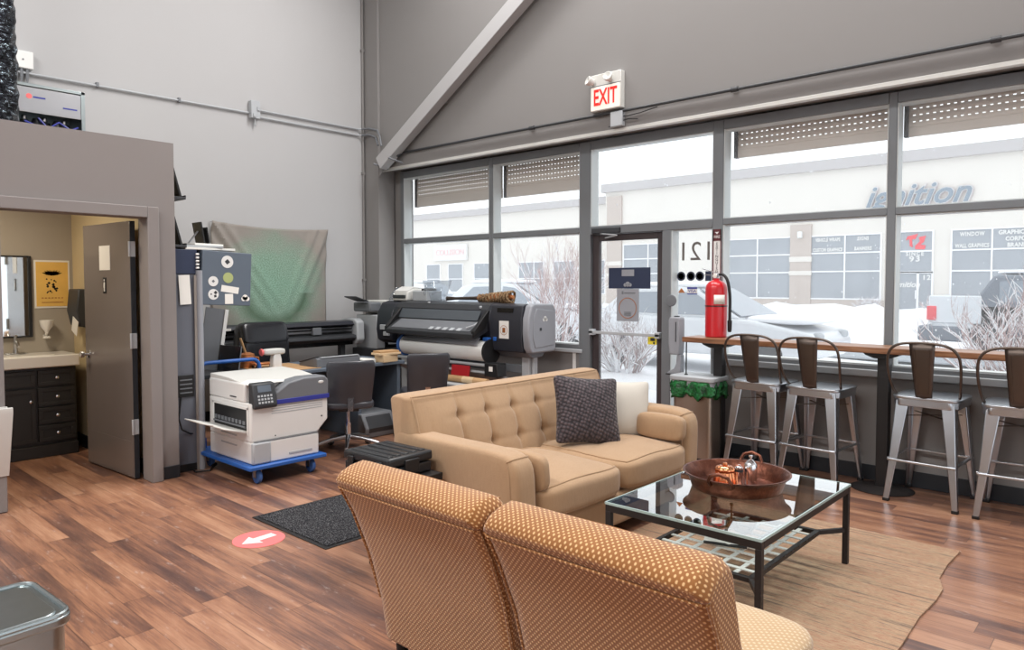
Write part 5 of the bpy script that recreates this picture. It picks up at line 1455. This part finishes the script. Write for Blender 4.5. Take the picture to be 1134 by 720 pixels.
# ---- tapestry
t = thing('wall_tapestry', 'green patterned cloth tapestry pinned to the back wall', 'tapestry', (XB+.012, 4.46, 1.65))
NXg, NYg = 60, 46
def tp(u, v):
    y = -.74 + 1.48*u; z = -.62 + 1.2*v + .02*(1-u)*(v)
    top = v
    sag = -.035*math.sin(PI*u)*v**3
    # swags falling from the pinned corners
    dl = abs((u*1.48) - (1-v)*1.2*.75); dr = abs((1-u)*1.48 - (1-v)*1.2*.45)
    f = .055*math.exp(-(dl/.05)**2)*v + .065*math.exp(-(dr/.06)**2)*v + .012*math.sin(u*40+v*6)*.25*(1-v) + .02*math.sin(u*PI)*(1-v)
    f += .035*math.exp(-((dr-.14)/.05)**2)*v + .035*math.exp(-((dl-.15)/.05)**2)*v
    return (.008+f, y, z+sag)
g = MB().grid(NXg, NYg, tp)
o = obj('cloth', g, 'tapestry', t, solid=.002)
ul = o.data.uv_layers.new(name='UVMap')
for p in o.data.polygons:
    for li in p.loop_indices:
        co = o.data.vertices[o.data.loops[li].vertex_index].co
        ul.data[li].uv = ((co.y+.74)/1.48, (co.z+.62)/1.2)
for y, z in ((-.735,.595),(.735,.575)): obj('pin', MB().lathe([(.008,0),(.008,.012),(0,.014)],10,Matrix.Translation((.012,y,z)) @ Matrix.Rotation(PI/2,4,'Y')), 'steel', t)

# ---- desk
t = thing('work_desk', 'blue-grey panel desk with a tan worktop behind the white laser printer', 'desk', (-6.32, 4.1, 0))
obj('worktop', MB().box(-.38,.36,-.78,.78,.705,.738), 'blue_grey', t, bevel=.006)
obj('tan_blotter', MB().box(-.30,.30,-.74,-.2,.738,.744), 'cardboard', t, bevel=.002)
obj('modesty_panel', MB().box(-.18,-.15,-.7,.7,.15,.705), 'blue_grey', t)
for y in (-.72, .22, .72): obj('panel_leg', MB().box(-.36,.33,y-.02,y+.02,0,.705), 'blue_grey', t, bevel=.003)
t = thing('computer_tower', 'squat grey computer case standing under the right end of the desk', 'computer', (-6.12, 4.56, 0))
obj('case', MB().prism([(-.22,0),(.24,0),(.26,.10),(.18,.24),(-.22,.24)], -.26, .12, 'y'), 'mid_grey', t, bevel=.012)
obj('front_bezel', MB().prism([(.245,.03),(.262,.10),(.2,.215),(.19,.21),(.24,.09)], -.22, .08, 'y'), 'charcoal', t)
t = thing('document_scanner', 'dark slanted flatbed device with pale top edge on the desk', 'scanner', (-6.05, 4.10, .738))
obj('wedge_body', MB().prism([(-.30,0),(.02,0),(.02,.085),(-.02,.095),(-.30,.03)], -.24, .26, 'y'), 'mid_grey', t, bevel=.006)
obj('lid', MB().prism([(-.30,.034),(-.02,.099),(-.01,.106),(-.3,.045)], -.24, .26, 'y'), 'charcoal', t, bevel=.003)
obj('pale_edge', MB().box(-.03,.025,-.2,.24,.092,.10), 'light_grey', t, bevel=.002)
for i, (s, z, mat, lb, rzv) in enumerate((((.14,.20,.075),0,'wood_light','pale wooden block on the desk end, lowest of the small pile',.1), ((.15,.27,.022),.075,'wood_light','thin pale wooden board resting on the block at the desk end',-.1), ((.13,.24,.02),.097,'copper_matte','reddish wooden board topmost on the block at the desk end',-.05))):
    o = obj('wood_block', MB().box(-s[0]/2,s[0]/2,-s[1]/2,s[1]/2,0,s[2]), mat if mat == 'wood_light' else 'cardboard', loc=(-6.02, 4.68, .738+z), rot=(0,0,rzv), bevel=.003); tag(o, lb, 'wood block', 'wooden blocks at the desk end')
t = thing('paper_stack', 'low stack of pale green-white sheets on the desk beside the wooden blocks', 'paper stack', (-6.12, 4.46, .738))
obj('sheets', MB().box(-.11,.11,-.08,.08,0,.035), 'offwhite', t, bevel=.002); obj('top_sheet', MB().cbox((0,.0,.037),(.21,.15,.003),(0,0,.12)), 'paper', t)

t = thing('copper_mug', 'copper mug with wooden stirring stick on the desk by the blue cart handle', 'mug', (-6.55, 3.42, .738))
obj('mug_body', MB().lathe([(.062,0),(.07,.01),(.072,.11),(.066,.128),(.056,.128),(.06,.11),(.058,.012),(0,.01)], 28), 'copper_matte', t)
obj('mug_handle', MB().tube([(.02,.068,.10),(.02,.105,.095),(.02,.11,.05),(.02,.07,.03)], .009, 8), 'copper_matte', t)
obj('lid', MB().lathe([(.068,.125),(.068,.133),(.03,.15),(0,.152)], 24), 'copper_matte', t)
obj('stick', MB().tube([(0,.0,.10),(.01,-.07,.29)], [.013,.011], 8), 'cardboard', t)
t = thing('copper_stand', 'low copper-brown perforated stand beside the copper mug', 'stand', (-6.42, 3.52, .738))
obj('plate', MB().cbox((0,0,.045),(.10,.22,.02)), 'copper_matte', t, bevel=.006)
for sx in (-1,1):
    for sy in (-1,1): obj('foot', MB().box(sx*.035-.008,sx*.035+.008,sy*.09-.008,sy*.09+.008,0,.038), 'iron', t)
t = thing('tape_dispenser', 'white pump-shaped dispenser standing behind the white laser printer', 'dispenser', (-6.2, 3.52, .738))
obj('column', MB().prism([(-.05,0),(.05,0),(.045,.10),(.03,.16),(-.03,.16),(-.045,.10)], -.03, .04, 'x'), 'white', t, bevel=.01)
obj('head', MB().soft((0,-.02,.175),(.09,.22,.06),8,4), 'offwhite', t)
obj('head_cap', MB().lathe([(.03,0),(.035,.01),(.03,.02)],16,Matrix.Translation((0,-.13,.175)) @ Matrix.Rotation(PI/2,4,'X')), 'pink', t)
t = thing('framed_board', 'dark board in a white frame leaning behind the grey cabinet tower', 'framed board', (-6.62, 3.10, .74))
T = Matrix.Rotation(R(-9), 4, 'X')
obj('board', MB().box(-.01,.0,-.13,.05,.0,.58,T), 'mid_grey', t); obj('white_frame', MB().box(-.012,.012,.05,.085,0,.58,T), 'white', t, bevel=.003)
t = thing('black_panel', 'black flat panel leaning beside the copper mug', 'panel', (-6.42, 3.16, .74))
obj('panel', MB().box(-.012,.0,-.10,.10,0,.24,Matrix.Rotation(R(-8),4,'X')), 'black_gloss', t, bevel=.003); obj('panel_edge', MB().box(-.014,.004,.10,.112,0,.24,Matrix.Rotation(R(-8),4,'X')), 'mid_grey', t)
t = thing('side_bench', 'dark low bench holding the leaning boards behind the cart handle', 'bench', (-6.5, 3.05, 0))
obj('bench_top', MB().box(-.2,.2,-.24,.26,.70,.738), 'charcoal', t, bevel=.004)
for sx in (-1,1):
    for sy in (-.2,.22): obj('leg', MB().box(sx*.17-.015,sx*.17+.015,sy-.015,sy+.015,0,.70), 'charcoal', t)

# ---- office chairs
def office_chair(loc, rz, label, zt=.87):
    t = thing('office_chair', label, 'office chair', loc, rz, 'dark armless office chairs at the desk')
    # local: faces +y ; backrest at y=-.22
    def bk(u, v):
        x = (-1+2*u); z = .42 + (zt-.42)*v
        w = .215*(1-.10*(1-v)) * (1 if v < .9 else 1-.10*((v-.9)/.1)**2)
        y = -.20 - .06*v + .05*x*x + .035*math.cos(PI*v*1.1) 
        return (x*w, y, z)
    obj('backrest', MB().grid(14, 18, bk), 'seat_plastic', t, solid=.035, bevel=.01)
    obj('seat', MB().soft((0,.04,.44),(.46,.46,.08),10,5), 'seat_plastic', t, angle=80)
    obj('back_bracket', MB().bar((0,.0,.39),(0,-.19,.40),.05,.012).bar((0,-.19,.395),(0,-.20,.52),.05,.012,up=(0,1,0)), 'chrome', t)
    obj('gas_column', MB().lathe([(.028,.10),(.028,.26),(.018,.26),(.018,.40)], 18), 'chrome', t)
    obj('mechanism', MB().box(-.09,.09,-.1,.1,.375,.40), 'charcoal', t, bevel=.006)
    for k in range(5):
        a = R(72*k - 100); d = Vector((math.cos(a), math.sin(a), 0))
        l = obj('base_leg', MB().tube([d*.02+Vector((0,0,.13)), d*.15+Vector((0,0,.115)), d*.30+Vector((0,0,.075))], [.026,.02,.014], 10), 'steel', t)
        p = d*.30
        T = Matrix.Translation((p.x, p.y, .03)) @ Matrix.Rotation(a+PI/2, 4, 'Z') @ Matrix.Rotation(PI/2, 4, 'Y')
        obj('caster', MB().lathe([(0,-.022),(.026,-.022),(.03,-.012),(.03,.012),(.026,.022),(0,.022)], 16, T), 'charcoal', l)
    return t
c1 = office_chair((-5.62, 3.92, 0), R(62), 'dark office chair at the desk, nearest the white laser printer', .86)
c2 = copy_tree(c1); c2.location = (-5.62, 4.86, .0); c2.rotation_euler = (0,0,R(58)); c2['label'] = 'dark office chair at the desk, nearest the wide-format printer'
# executive leather chair behind the desk, facing +X
t = thing('leather_chair', 'black leather executive chair behind the desk', 'office chair', (-6.90, 3.92, 0), R(-86))
def exb(P):
    x, y, z = P
    y -= .12*(z/.3)*.35
    if -.02 < z-.10 < .0: y += .0
    return (x*(1-.10*max(0,z)/.3), y, z)
obj('backrest', MB().soft((0,-.25,.80),(.62,.14,.68),12,6,fn=exb), 'leather', t, angle=80)
obj('headrest_pad', MB().soft((0,-.215,1.03),(.54,.13,.23),12,6,fn=lambda P:(P.x,P.y-.03*(P.z/.1),P.z)), 'leather', t, angle=80)
obj('lumbar_pad', MB().soft((0,-.190,.77),(.54,.13,.42),12,6), 'leather', t, angle=80)
obj('seat', MB().soft((0,.03,.47),(.52,.52,.13),10,5), 'leather', t, angle=80)
for sx in (-1,1):
    obj('armrest', MB().tube([(sx*.27,-.2,.62),(sx*.30,-.05,.68),(sx*.30,.15,.68),(sx*.29,.22,.62),(sx*.26,.15,.46)], .024, 10), 'black', t)
obj('gas_column', MB().lathe([(.03,.1),(.03,.42)], 16), 'charcoal', t)
for k in range(5):
    a = R(72*k); d = Vector((math.cos(a), math.sin(a), 0))
    l = obj('base_leg', MB().tube([Vector((0,0,.12)), d*.3+Vector((0,0,.07))], [.03,.018], 8), 'black', t)
    obj('caster', MB().soft((d.x*.3,d.y*.3,.03),(.05,.05,.06),5,2.5), 'black', l)

# ---- white laser printer on a blue platform cart
CX0, CX1, CY0, CY1 = -6.08, -5.12, 2.69, 3.34
t = thing('platform_cart', 'blue steel platform cart carrying the white laser printer', 'cart', (-5.57, 3.05, 0))
x0, x1, y0, y1 = CX0+5.57, CX1+5.57, CY0-3.05, CY1-3.05
obj('deck', MB().box(x0,x1,y0,y1,.132,.155), 'blue', t, bevel=.008)
obj('deck_rim', MB().box(x1-.01,x1+.012,y0-.012,y1+.012,.122,.152).box(x0,x1,y0-.014,y0+.006,.122,.152).box(x0,x1,y1-.006,y1+.014,.122,.152), 'blue', t, bevel=.006)
hp = [(x0+.03,y0+.05,.14),(x0+.01,y0+.05,.5),(x0,y0+.05,.80)] + [(x0, y0+.05+.07*(1-math.cos(a)), .80+.07*math.sin(a)) for a in [PI/2*k/6 for k in range(1,7)]] + [(x0,y1-.05-.07+.07*math.sin(a), .80+.07*math.cos(a)) for a in [PI/2*k/6 for k in range(0,7)]] + [(x0+.01,y1-.05,.5),(x0+.03,y1-.05,.14)]
obj('push_handle', MB().tube(hp, .017, 12), 'blue', t)
for y in (y0+.05, y1-.05): obj('handle_socket', MB().box(x0+.005,x0+.06,y-.03,y+.03,.13,.24), 'blue', t, bevel=.006)
for x in (x0+.1, x1-.07):
    for y in (y0+.09, y1-.09):
        c = obj('caster_fork', MB().box(x-.03,x+.03,y-.03,y+.03,.118,.134).box(x-.02,x+.02,y-.026,y-.02,.05,.11).box(x-.02,x+.02,y+.02,y+.026,.05,.11), 'steel', t)
        T = Matrix.Translation((x,y,.058)) @ Matrix.Rotation(PI/2,4,'X')
        obj('wheel', MB().lathe([(0,-.016),(.03,-.016),(.054,-.014),(.058,0),(.054,.014),(.03,.016),(0,.016)], 24, T), 'rubber_blue', c)
        obj('hub', MB().lathe([(0,-.02),(.02,-.02),(.02,.02),(0,.02)], 16, T), 'blue', c)

t = thing('laser_printer', 'large white laser printer with grey front cover and blue stripe on the cart', 'printer', (-5.50, 3.06, .156))
# local: front faces +x (x=.34), left side faces -y (y=-.33)
fx, bxk, ly, ry = .33, -.365, -.335, .345
body = [(ly,.0),(ry-.05,.0),(ry-.05,.20),(ry,.27),(ry,.50),(ly,.50)]
obj('lower_body', MB().prism([(ly,.0),(ry-.10,.0),(ry-.10,.17),(ly,.17)], bxk, fx+.02, 'x'), 'white', t, bevel=.012, seg=3)
obj('main_body', MB().prism([(ly,.17),(ry-.10,.17),(ry,.27),(ry,.47),(ly,.47)], bxk, fx, 'x'), 'white', t, bevel=.012, seg=3)
obj('top_body', MB().prism([(ly,.47),(ry,.47),(ry,.60),(ly+.1,.63),(ly,.62)], bxk, fx-.10, 'x'), 'white', t, bevel=.015, seg=3)
obj('output_top', MB().prism([(bxk,.60),(fx-.09,.60),(fx-.06,.61),(-.05,.645),(bxk,.655)], ly+.01, ry-.01, 'y'), 'offwhite', t, bevel=.015, seg=3)
# grey front cover, arched
cv = [(ly+.20,.47),(ry+.004,.47),(ry+.004,.60),(ry-.03,.635),(.12,.635),(-.02,.61),(-.08,.57),(ly+.20,.54)]
obj('front_cover', MB().prism(cv, fx-.14, fx+.012, 'x'), 'mid_grey', t, bevel=.014, seg=3)
obj('blue_stripe', MB().box(fx-.1,fx+.016,ly+.20,ry+.006,.445,.482), 'indigo', t, bevel=.003)
obj('brand_badge', MB().soft((fx+.012, ry-.07, .585),(.006,.05,.024),6,2.2), 'white', t)
cp = obj('control_panel', MB().prism([(fx-.06,.43),(fx+.035,.43),(fx+.045,.455),(fx+.0,.62),(fx-.06,.63)], ly+.01, ly+.20, 'y'), 'charcoal', t, bevel=.01)
nrm = Vector((.165,0,.045)).normalized()
def onpanel(y, s): a = Vector((fx+.045,0,.455)).lerp(Vector((fx+.0,0,.62)), s); return (a.x+.001, y, a.z)
obj('display', MB().add([onpanel(ly+.05,.62), onpanel(ly+.16,.62), onpanel(ly+.16,.92), onpanel(ly+.05,.92)], [(0,1,2,3)]), 'blue_grey', cp, solid=.003, smooth=False)
bt = MB()
for i in range(5):
    for j in range(3):
        c = Vector(onpanel(ly+.05+.026*i, .14+.15*j)); bt.cbox(c, (.004,.016,.015), (0,-.26,0))
obj('keypad', bt, 'light_grey', cp, smooth=False)
for k in range(4): obj('vent_slot', MB().box(fx-.002,fx+.002,ly+.17,ry-.05,.375+.018*k,.381+.018*k), 'light_grey', t)
obj('tray_seam', MB().box(fx-.002,fx+.021,ly+.02,ry-.10,.17,.173), 'mid_grey', t)
obj('cassette_handle', MB().box(fx+.015,fx+.024,-.03,.18,.035,.055), 'light_grey', t, bevel=.003)
obj('corner_panel', MB().box(fx-.01,fx+.03,ly-.004,ly+.15,.0,.17), 'light_grey', t, bevel=.014)
obj('side_button', MB().lathe([(.007,0),(.007,.003),(0,.004)],10,Matrix.Translation((fx,ry-.06,.30)) @ Matrix.Rotation(PI/2,4,'Y')), 'charcoal', t)
obj('side_button', MB().lathe([(.005,0),(.005,.003),(0,.004)],10,Matrix.Translation((fx,ly+.20,.20)) @ Matrix.Rotation(PI/2,4,'Y')), 'charcoal', t)
# open side bay with tray (faces -y)
obj('side_bay', MB().box(-.27,.27,ly-.004,ly+.02,.24,.42), 'black', t)
rl_ = MB()
for k in range(9): rl_.box(-.25+.058*k,-.215+.058*k,ly-.012,ly+.0,.30,.33)
rl_.tube([(-.26,ly-.012,.285),(.26,ly-.012,.285)], .008, 8)
obj('feed_rollers', rl_, 'mid_grey', t)
obj('bay_frame', MB().box(-.30,-.27,ly-.008,ly,.22,.44).box(.27,.29,ly-.008,ly,.22,.44).box(-.3,.29,ly-.008,ly,.42,.445), 'white', t, bevel=.003)
obj('multipurpose_tray', MB().prism([(ly+.0,.235),(ly-.10,.262),(ly-.19,.290),(ly-.19,.303),(ly-.10,.278),(ly,.255)], -.27, .27, 'x'), 'offwhite', t, bevel=.005)
obj('tray_extension', MB().prism([(ly-.14,.280),(ly-.27,.322),(ly-.27,.332),(ly-.14,.293)], -.22, .10, 'x'), 'offwhite', t, bevel=.004)
for z in (.12,.20): obj('side_drawer_grip', MB().box(-.16,.10,ly-.004,ly+.002,z-.006,z+.006), 'light_grey', t)
obj('top_slot', MB().box(.0,.10,ly-.004,ly+.002,.50,.508), 'charcoal', t)
obj('side_chute', MB().prism([(-.02,.30),(.14,.33),(.14,.345),(-.02,.325)], .0, .2, 'y', Matrix.Translation((0,ry,0)) @ Matrix.Rotation(R(90),4,'Z') @ Matrix.Translation((0,-.1,0))), 'offwhite', t, bevel=.004)
obj('side_knob', MB().lathe([(.055,0),(.06,.02),(.05,.035),(0,.04)],20,Matrix.Translation((.15,ry,.47)) @ Matrix.Rotation(-PI/2,4,'X')), 'light_grey', t)
t = thing('power_cable', 'black power cable hanging by the cart and looping on the floor', 'cable', (0,0,0))
obj('cable', MB().tube([(-5.95,2.53,.62),(-5.93,2.50,.45),(-5.92,2.52,.36),(-5.95,2.6,.31),(-6.0,2.68,.30),(-6.06,2.74,.26),(-6.07,2.72,.1),(-5.98,2.62,.012),(-5.86,2.6,.008),(-5.82,2.70,.008),(-5.9,2.76,.02)], .007, 8), 'black', t)
obj('plug', MB().tube([(-5.9,2.76,.02),(-5.93,2.80,.025)], .014, 8), 'black', t)

# ---- grey cabinet tower right of the bathroom
t = thing('cabinet_tower', 'tall grey cabinet tower with a sticker covered side panel beside the bathroom corner', 'cabinet', (-5.95, 2.58, 0))
obj('tower_body', MB().box(-.55,-.01,-.10,.09,.0,1.74), 'tower_grey', t, bevel=.004)
obj('dark_head', MB().box(-.5,.0,-.08,.10,1.63,1.83), 'navy', t, bevel=.004)
obj('corner_post', MB().tube([(.0,.115,0),(.0,.115,1.66)], .028, 16), 'printer_grey', t)
obj('post_strip', MB().box(.005,.012,.068,.088,0,1.62), 'post_beige', t)
sl = MB()
for k in range(5): sl.lathe([(.009,-.012),(.009,.012)], 10, Matrix.Translation((.012,.098,1.68+.028*k)) @ Matrix.Rotation(PI/2,4,'X'))
obj('post_teeth', sl, 'white', t)
obj('control_slots', MB().box(-.01,.006,-.075,.055,.62,.80), 'black', t, bevel=.003)
sg_ = MB()
for k in range(4): sg_.box(.006,.009,-.06,.04,.65+.035*k,.66+.035*k)
obj('slot_grille', sg_, 'mid_grey', t, smooth=False)
obj('plinth', MB().box(-.5,.0,-.1,.12,0,.06), 'black', t)
hd = obj('sticker_panel', MB().box(-.40,.02,.14,.575,1.375,1.83,Matrix.Translation((0,.14,1.83)) @ Matrix.Rotation(R(-2.6),4,'X') @ Matrix.Translation((0,-.14,-1.83))), 'blue_grey', t, bevel=.006)
def stk(nm, y, z, w, h_, mat, rot=0, disc=False):
    T = Matrix.Translation((.0215, y, z)) @ Matrix.Rotation(rot, 4, 'X')
    if disc: m = MB().lathe([(w/2,0),(w/2,.0015),(0,.0015)], 28, T @ Matrix.Rotation(PI/2,4,'Y'))
    else: m = MB().box(0,.0015,-w/2,w/2,-h_/2,h_/2,T)
    return obj(nm, m, mat, hd, smooth=False)
s1 = stk('round_sticker', .35, 1.735, .105, 0, 'white', disc=True); s2 = stk('round_sticker', .225, 1.57, .085, 0, 'white', disc=True); s3 = stk('round_sticker', .225, 1.46, .09, 0, 'white', disc=True)
stk('glow_sticker', .355, 1.60, .09, 0, 'sticker_green', disc=True); stk('strip_sticker', .37, 1.50, .155, .055, 'paper', R(-9)); stk('square_sticker', .36, 1.42, .072, .085, 'paper'); stk('cloud_sticker', .505, 1.43, .05, 0, 'paper', disc=True); stk('cloud_sticker', .49, 1.418, .04, 0, 'paper', disc=True); stk('cloud_sticker', .525, 1.418, .04, 0, 'paper', disc=True)
def mark(y, z, w, mat='charcoal', rot=.7): obj('sticker_mark', MB().box(.0230,.0240,-w/2,w/2,-w/2,w/2,Matrix.Translation((0,y,z)) @ Matrix.Rotation(rot,4,'X')), mat, hd, smooth=False)
mark(.35,1.735,.034); mark(.225,1.57,.02,'mid_grey'); mark(.243,1.475,.024); mark(.24,1.445,.02,'charcoal',.2); mark(.205,1.462,.012)
obj('paper_note', MB().cbox((.004,-.005,1.50),(.004,.09,.24),(.05,0,0)), 'paper', t)
# clutter on the tower
zt = 1.832
for i, (x, y, s, rzv, z, mat, lb) in enumerate((((-6.14, 2.80, (.34,.44), .06, 0, 'paper', 'white sheet stack on the cabinet tower, lowest of the pile')), (-6.14, 2.74, (.30,.40), -.15, .02, 'light_grey', 'grey folder lying in the middle of the pile on the cabinet tower'), (-6.18, 2.80, (.26,.30), .3, .04, 'paper', 'loose white sheets lying topmost on the cabinet tower'))):
    o = obj('paper_pile', MB().box(-s[0]/2,s[0]/2,-s[1]/2,s[1]/2,0,.018), mat, loc=(x, y, zt+z), rot=(0,0,rzv), bevel=.002); tag(o, lb, 'papers', 'papers on the cabinet tower')
t = thing('photo_stand', 'small black frame propped on an easel leg on the cabinet tower', 'photo frame', (-6.2, 2.83, zt+.058))
obj('frame', MB().box(-.08,.08,-.008,.008,0,.19,Matrix.Rotation(R(10),4,'X')), 'black', t, bevel=.003); obj('second_frame', MB().box(-.07,.09,.03,.04,0,.14,Matrix.Rotation(R(8),4,'X')), 'black', t, bevel=.002)
obj('easel_leg', MB().bar((0,-.02,.12),(0,-.11,.0),.03,.006), 'printer_grey', t)
# ledges with leaning frames on the bathroom side wall
for i, (z, lb) in enumerate(((2.255, 'black picture frame seen edge-on, leaning on the upper ledge beside the bathroom top'), (1.845+.02, 'black picture frame seen edge-on, leaning on the ledge just above the cabinet tower'))):
    L = thing('picture_ledge', ('slim dark wall ledge, the upper one on the bathroom side', 'slim dark wall ledge, the lower one right above the cabinet tower')[i], 'ledge', (-6.15, YB1, z), 0, 'picture ledges on the bathroom side wall')
    obj('shelf_board', MB().box(-.2,.2,0,.14,-.02,0), 'charcoal', L, bevel=.002); obj('front_lip', MB().box(-.2,.2,.132,.14,0,.014), 'charcoal', L)
    t = thing('framed_picture', lb, 'picture frame', (-6.15, YB1, z), 0, 'leaning frames on the bathroom side wall')
    a = math.atan2(.105, .40)
    T = Matrix.Translation((0,.122,0)) @ Matrix.Rotation(a, 4, 'X')
    obj('picture', MB().box(-.14,.14,-.012,-.004,.01,.41,T), 'charcoal', t); obj('frame_border', MB().box(-.17,-.14,-.018,.0,0,.42,T).box(.14,.17,-.018,.0,0,.42,T).box(-.14,.14,-.018,0,0,.03,T).box(-.14,.14,-.018,0,.39,.42,T), 'black', t, bevel=.002)

# ---- black side table + hard case beside the sofa
t = thing('side_table', 'low black side table beside the sofa\'s near arm', 'side table', (-3.145, 2.475, 0))
obj('table_top', MB().box(-.195,.195,-.205,.205,.465,.505), 'black', t, bevel=.004)
obj('apron', MB().box(-.17,.17,-.18,.18,.43,.465), 'black', t, bevel=.003)
obj('pedestal', MB().box(-.035,.035,-.035,.035,.02,.43), 'black', t, bevel=.004)
obj('foot_plate', MB().box(-.09,.12,-.09,.14,0,.02), 'black', t, bevel=.004)
t = thing('hard_case', 'ribbed black hard plastic carrying case lying on the black side table', 'case', (-3.205, 2.50, .506), R(2))
obj('case_base', MB().box(-.19,.19,-.155,.155,0,.06), 'case_black', t, bevel=.012, seg=3)
obj('case_lid', MB().box(-.195,.195,-.16,.16,.065,.118), 'case_black', t, bevel=.014, seg=3)
for y in (-.115,-.058,.0,.058,.115): obj('lid_rib', MB().box(-.16,.16,y-.017,y+.017,.116,.124), 'case_black', t, bevel=.004)
for x in (-.12,.12): obj('latch', MB().box(x-.025,x+.025,-.172,-.156,.02,.095), 'black', t, bevel=.005)
obj('carry_handle', MB().tube([(-.07,-.158,.06),(-.06,-.18,.06),(.06,-.18,.06),(.07,-.158,.06)], .010, 8), 'black', t)
for s in (-1,1): obj('end_latch', MB().box(s*.195-.010,s*.195+.010,-.05,.05,.02,.095), 'black', t, bevel=.004)

# ---- under the wide printer
t = thing('cardboard_tube', 'brown cardboard tube lying across the wide printer stand', 'tube', (-5.42, 5.2, .565))
t.location = (-5.42, 5.22, .55)
obj('tube_wall', MB().lathe([(.028,-.35),(.035,-.35),(.035,.35),(.028,.35)], 20, Matrix.Rotation(PI/2,4,'Y')), 'cardboard', t)
obj('pale_end', MB().lathe([(.0362,.0),(.0362,.16)], 20, Matrix.Rotation(PI/2,4,'Y')), 'wood_light', t)
t = thing('storage_rack', 'low grey rack under the wide printer holding the cardboard tube', 'rack', (-5.42, 5.22, 0))
obj('rack_shelf', MB().box(-.55,.4,-.16,.10,.49,.512), 'light_grey', t)
for x in (-.5,.35):
    for y in (-.13,.07): obj('leg', MB().box(x-.012,x+.012,y-.012,y+.012,0,.49), 'mid_grey', t)
tag(obj('red_folder', MB().box(-.14,.13,-.008,.008,0,.17,Matrix.Rotation(R(-8),4,'X')), 'red_flat', loc=(-5.55, 5.29, .514), bevel=.002), 'red folder standing behind the cardboard tube under the wide printer', 'folder')
# ================================================================== LIGHT, WORLD, CAMERA
w = D.worlds.new('World'); S.world = w; w.use_nodes = True
bg = w.node_tree.nodes['Background']; bg.inputs[0].default_value = (.93,.965,1,1); bg.inputs[1].default_value = 1.6
def area(name, loc, rot, sx, sy, power, col=(1,1,1)):
    l = D.lights.new(name, 'AREA'); l.shape = 'RECTANGLE'; l.size = sx; l.size_y = sy; l.energy = power; l.color = col
    o = D.objects.new(name, l); COL.objects.link(o); o.location = loc; o.rotation_euler = rot; return o
for lx in (-5.2, -3.0, -.8): area('ceiling_fill', (lx, 4.9, 6.3), (R(-32),0,0), 1.6, .9, 150, (1,.975,.95))  # added fill lifting the interior, tilted off the window wall
for lx in (-5.4, -1.2): area('ceiling_fill', (lx, -1.6, 6.45), (0,0,0), 2.6, 1.2, 260, (1,.975,.95))  # added soft fill from the camera side, no fixture
area('bathroom_lamp', (-6.8, 1.2, 2.47), (0,0,0), .5, .5, 26, (1,.86,.66))
cam = D.cameras.new('Camera'); co = D.objects.new('Camera', cam); COL.objects.link(co); S.camera = co
cam.sensor_width = 36; cam.sensor_fit = 'HORIZONTAL'; cam.lens = 36*800/1134; cam.shift_y = -13/1134.0
cam.clip_start = .05; cam.clip_end = 300
co.location = (0, 0, 1.55); co.rotation_euler = (R(90-2.35), 0, R(42.23))
S.view_settings.view_transform = 'Standard'; S.view_settings.look = 'None'; S.view_settings.gamma = 1; S.view_settings.exposure = 0
S.view_settings.use_curve_mapping = False
S.cycles.max_bounces = 8; S.cycles.diffuse_bounces = 4; S.cycles.glossy_bounces = 4; S.cycles.transmission_bounces = 6; S.cycles.transparent_max_bounces = 16
S.cycles.sample_clamp_indirect = 6; S.cycles.use_denoising = True; S.cycles.caustics_reflective = False; S.cycles.caustics_refractive = False
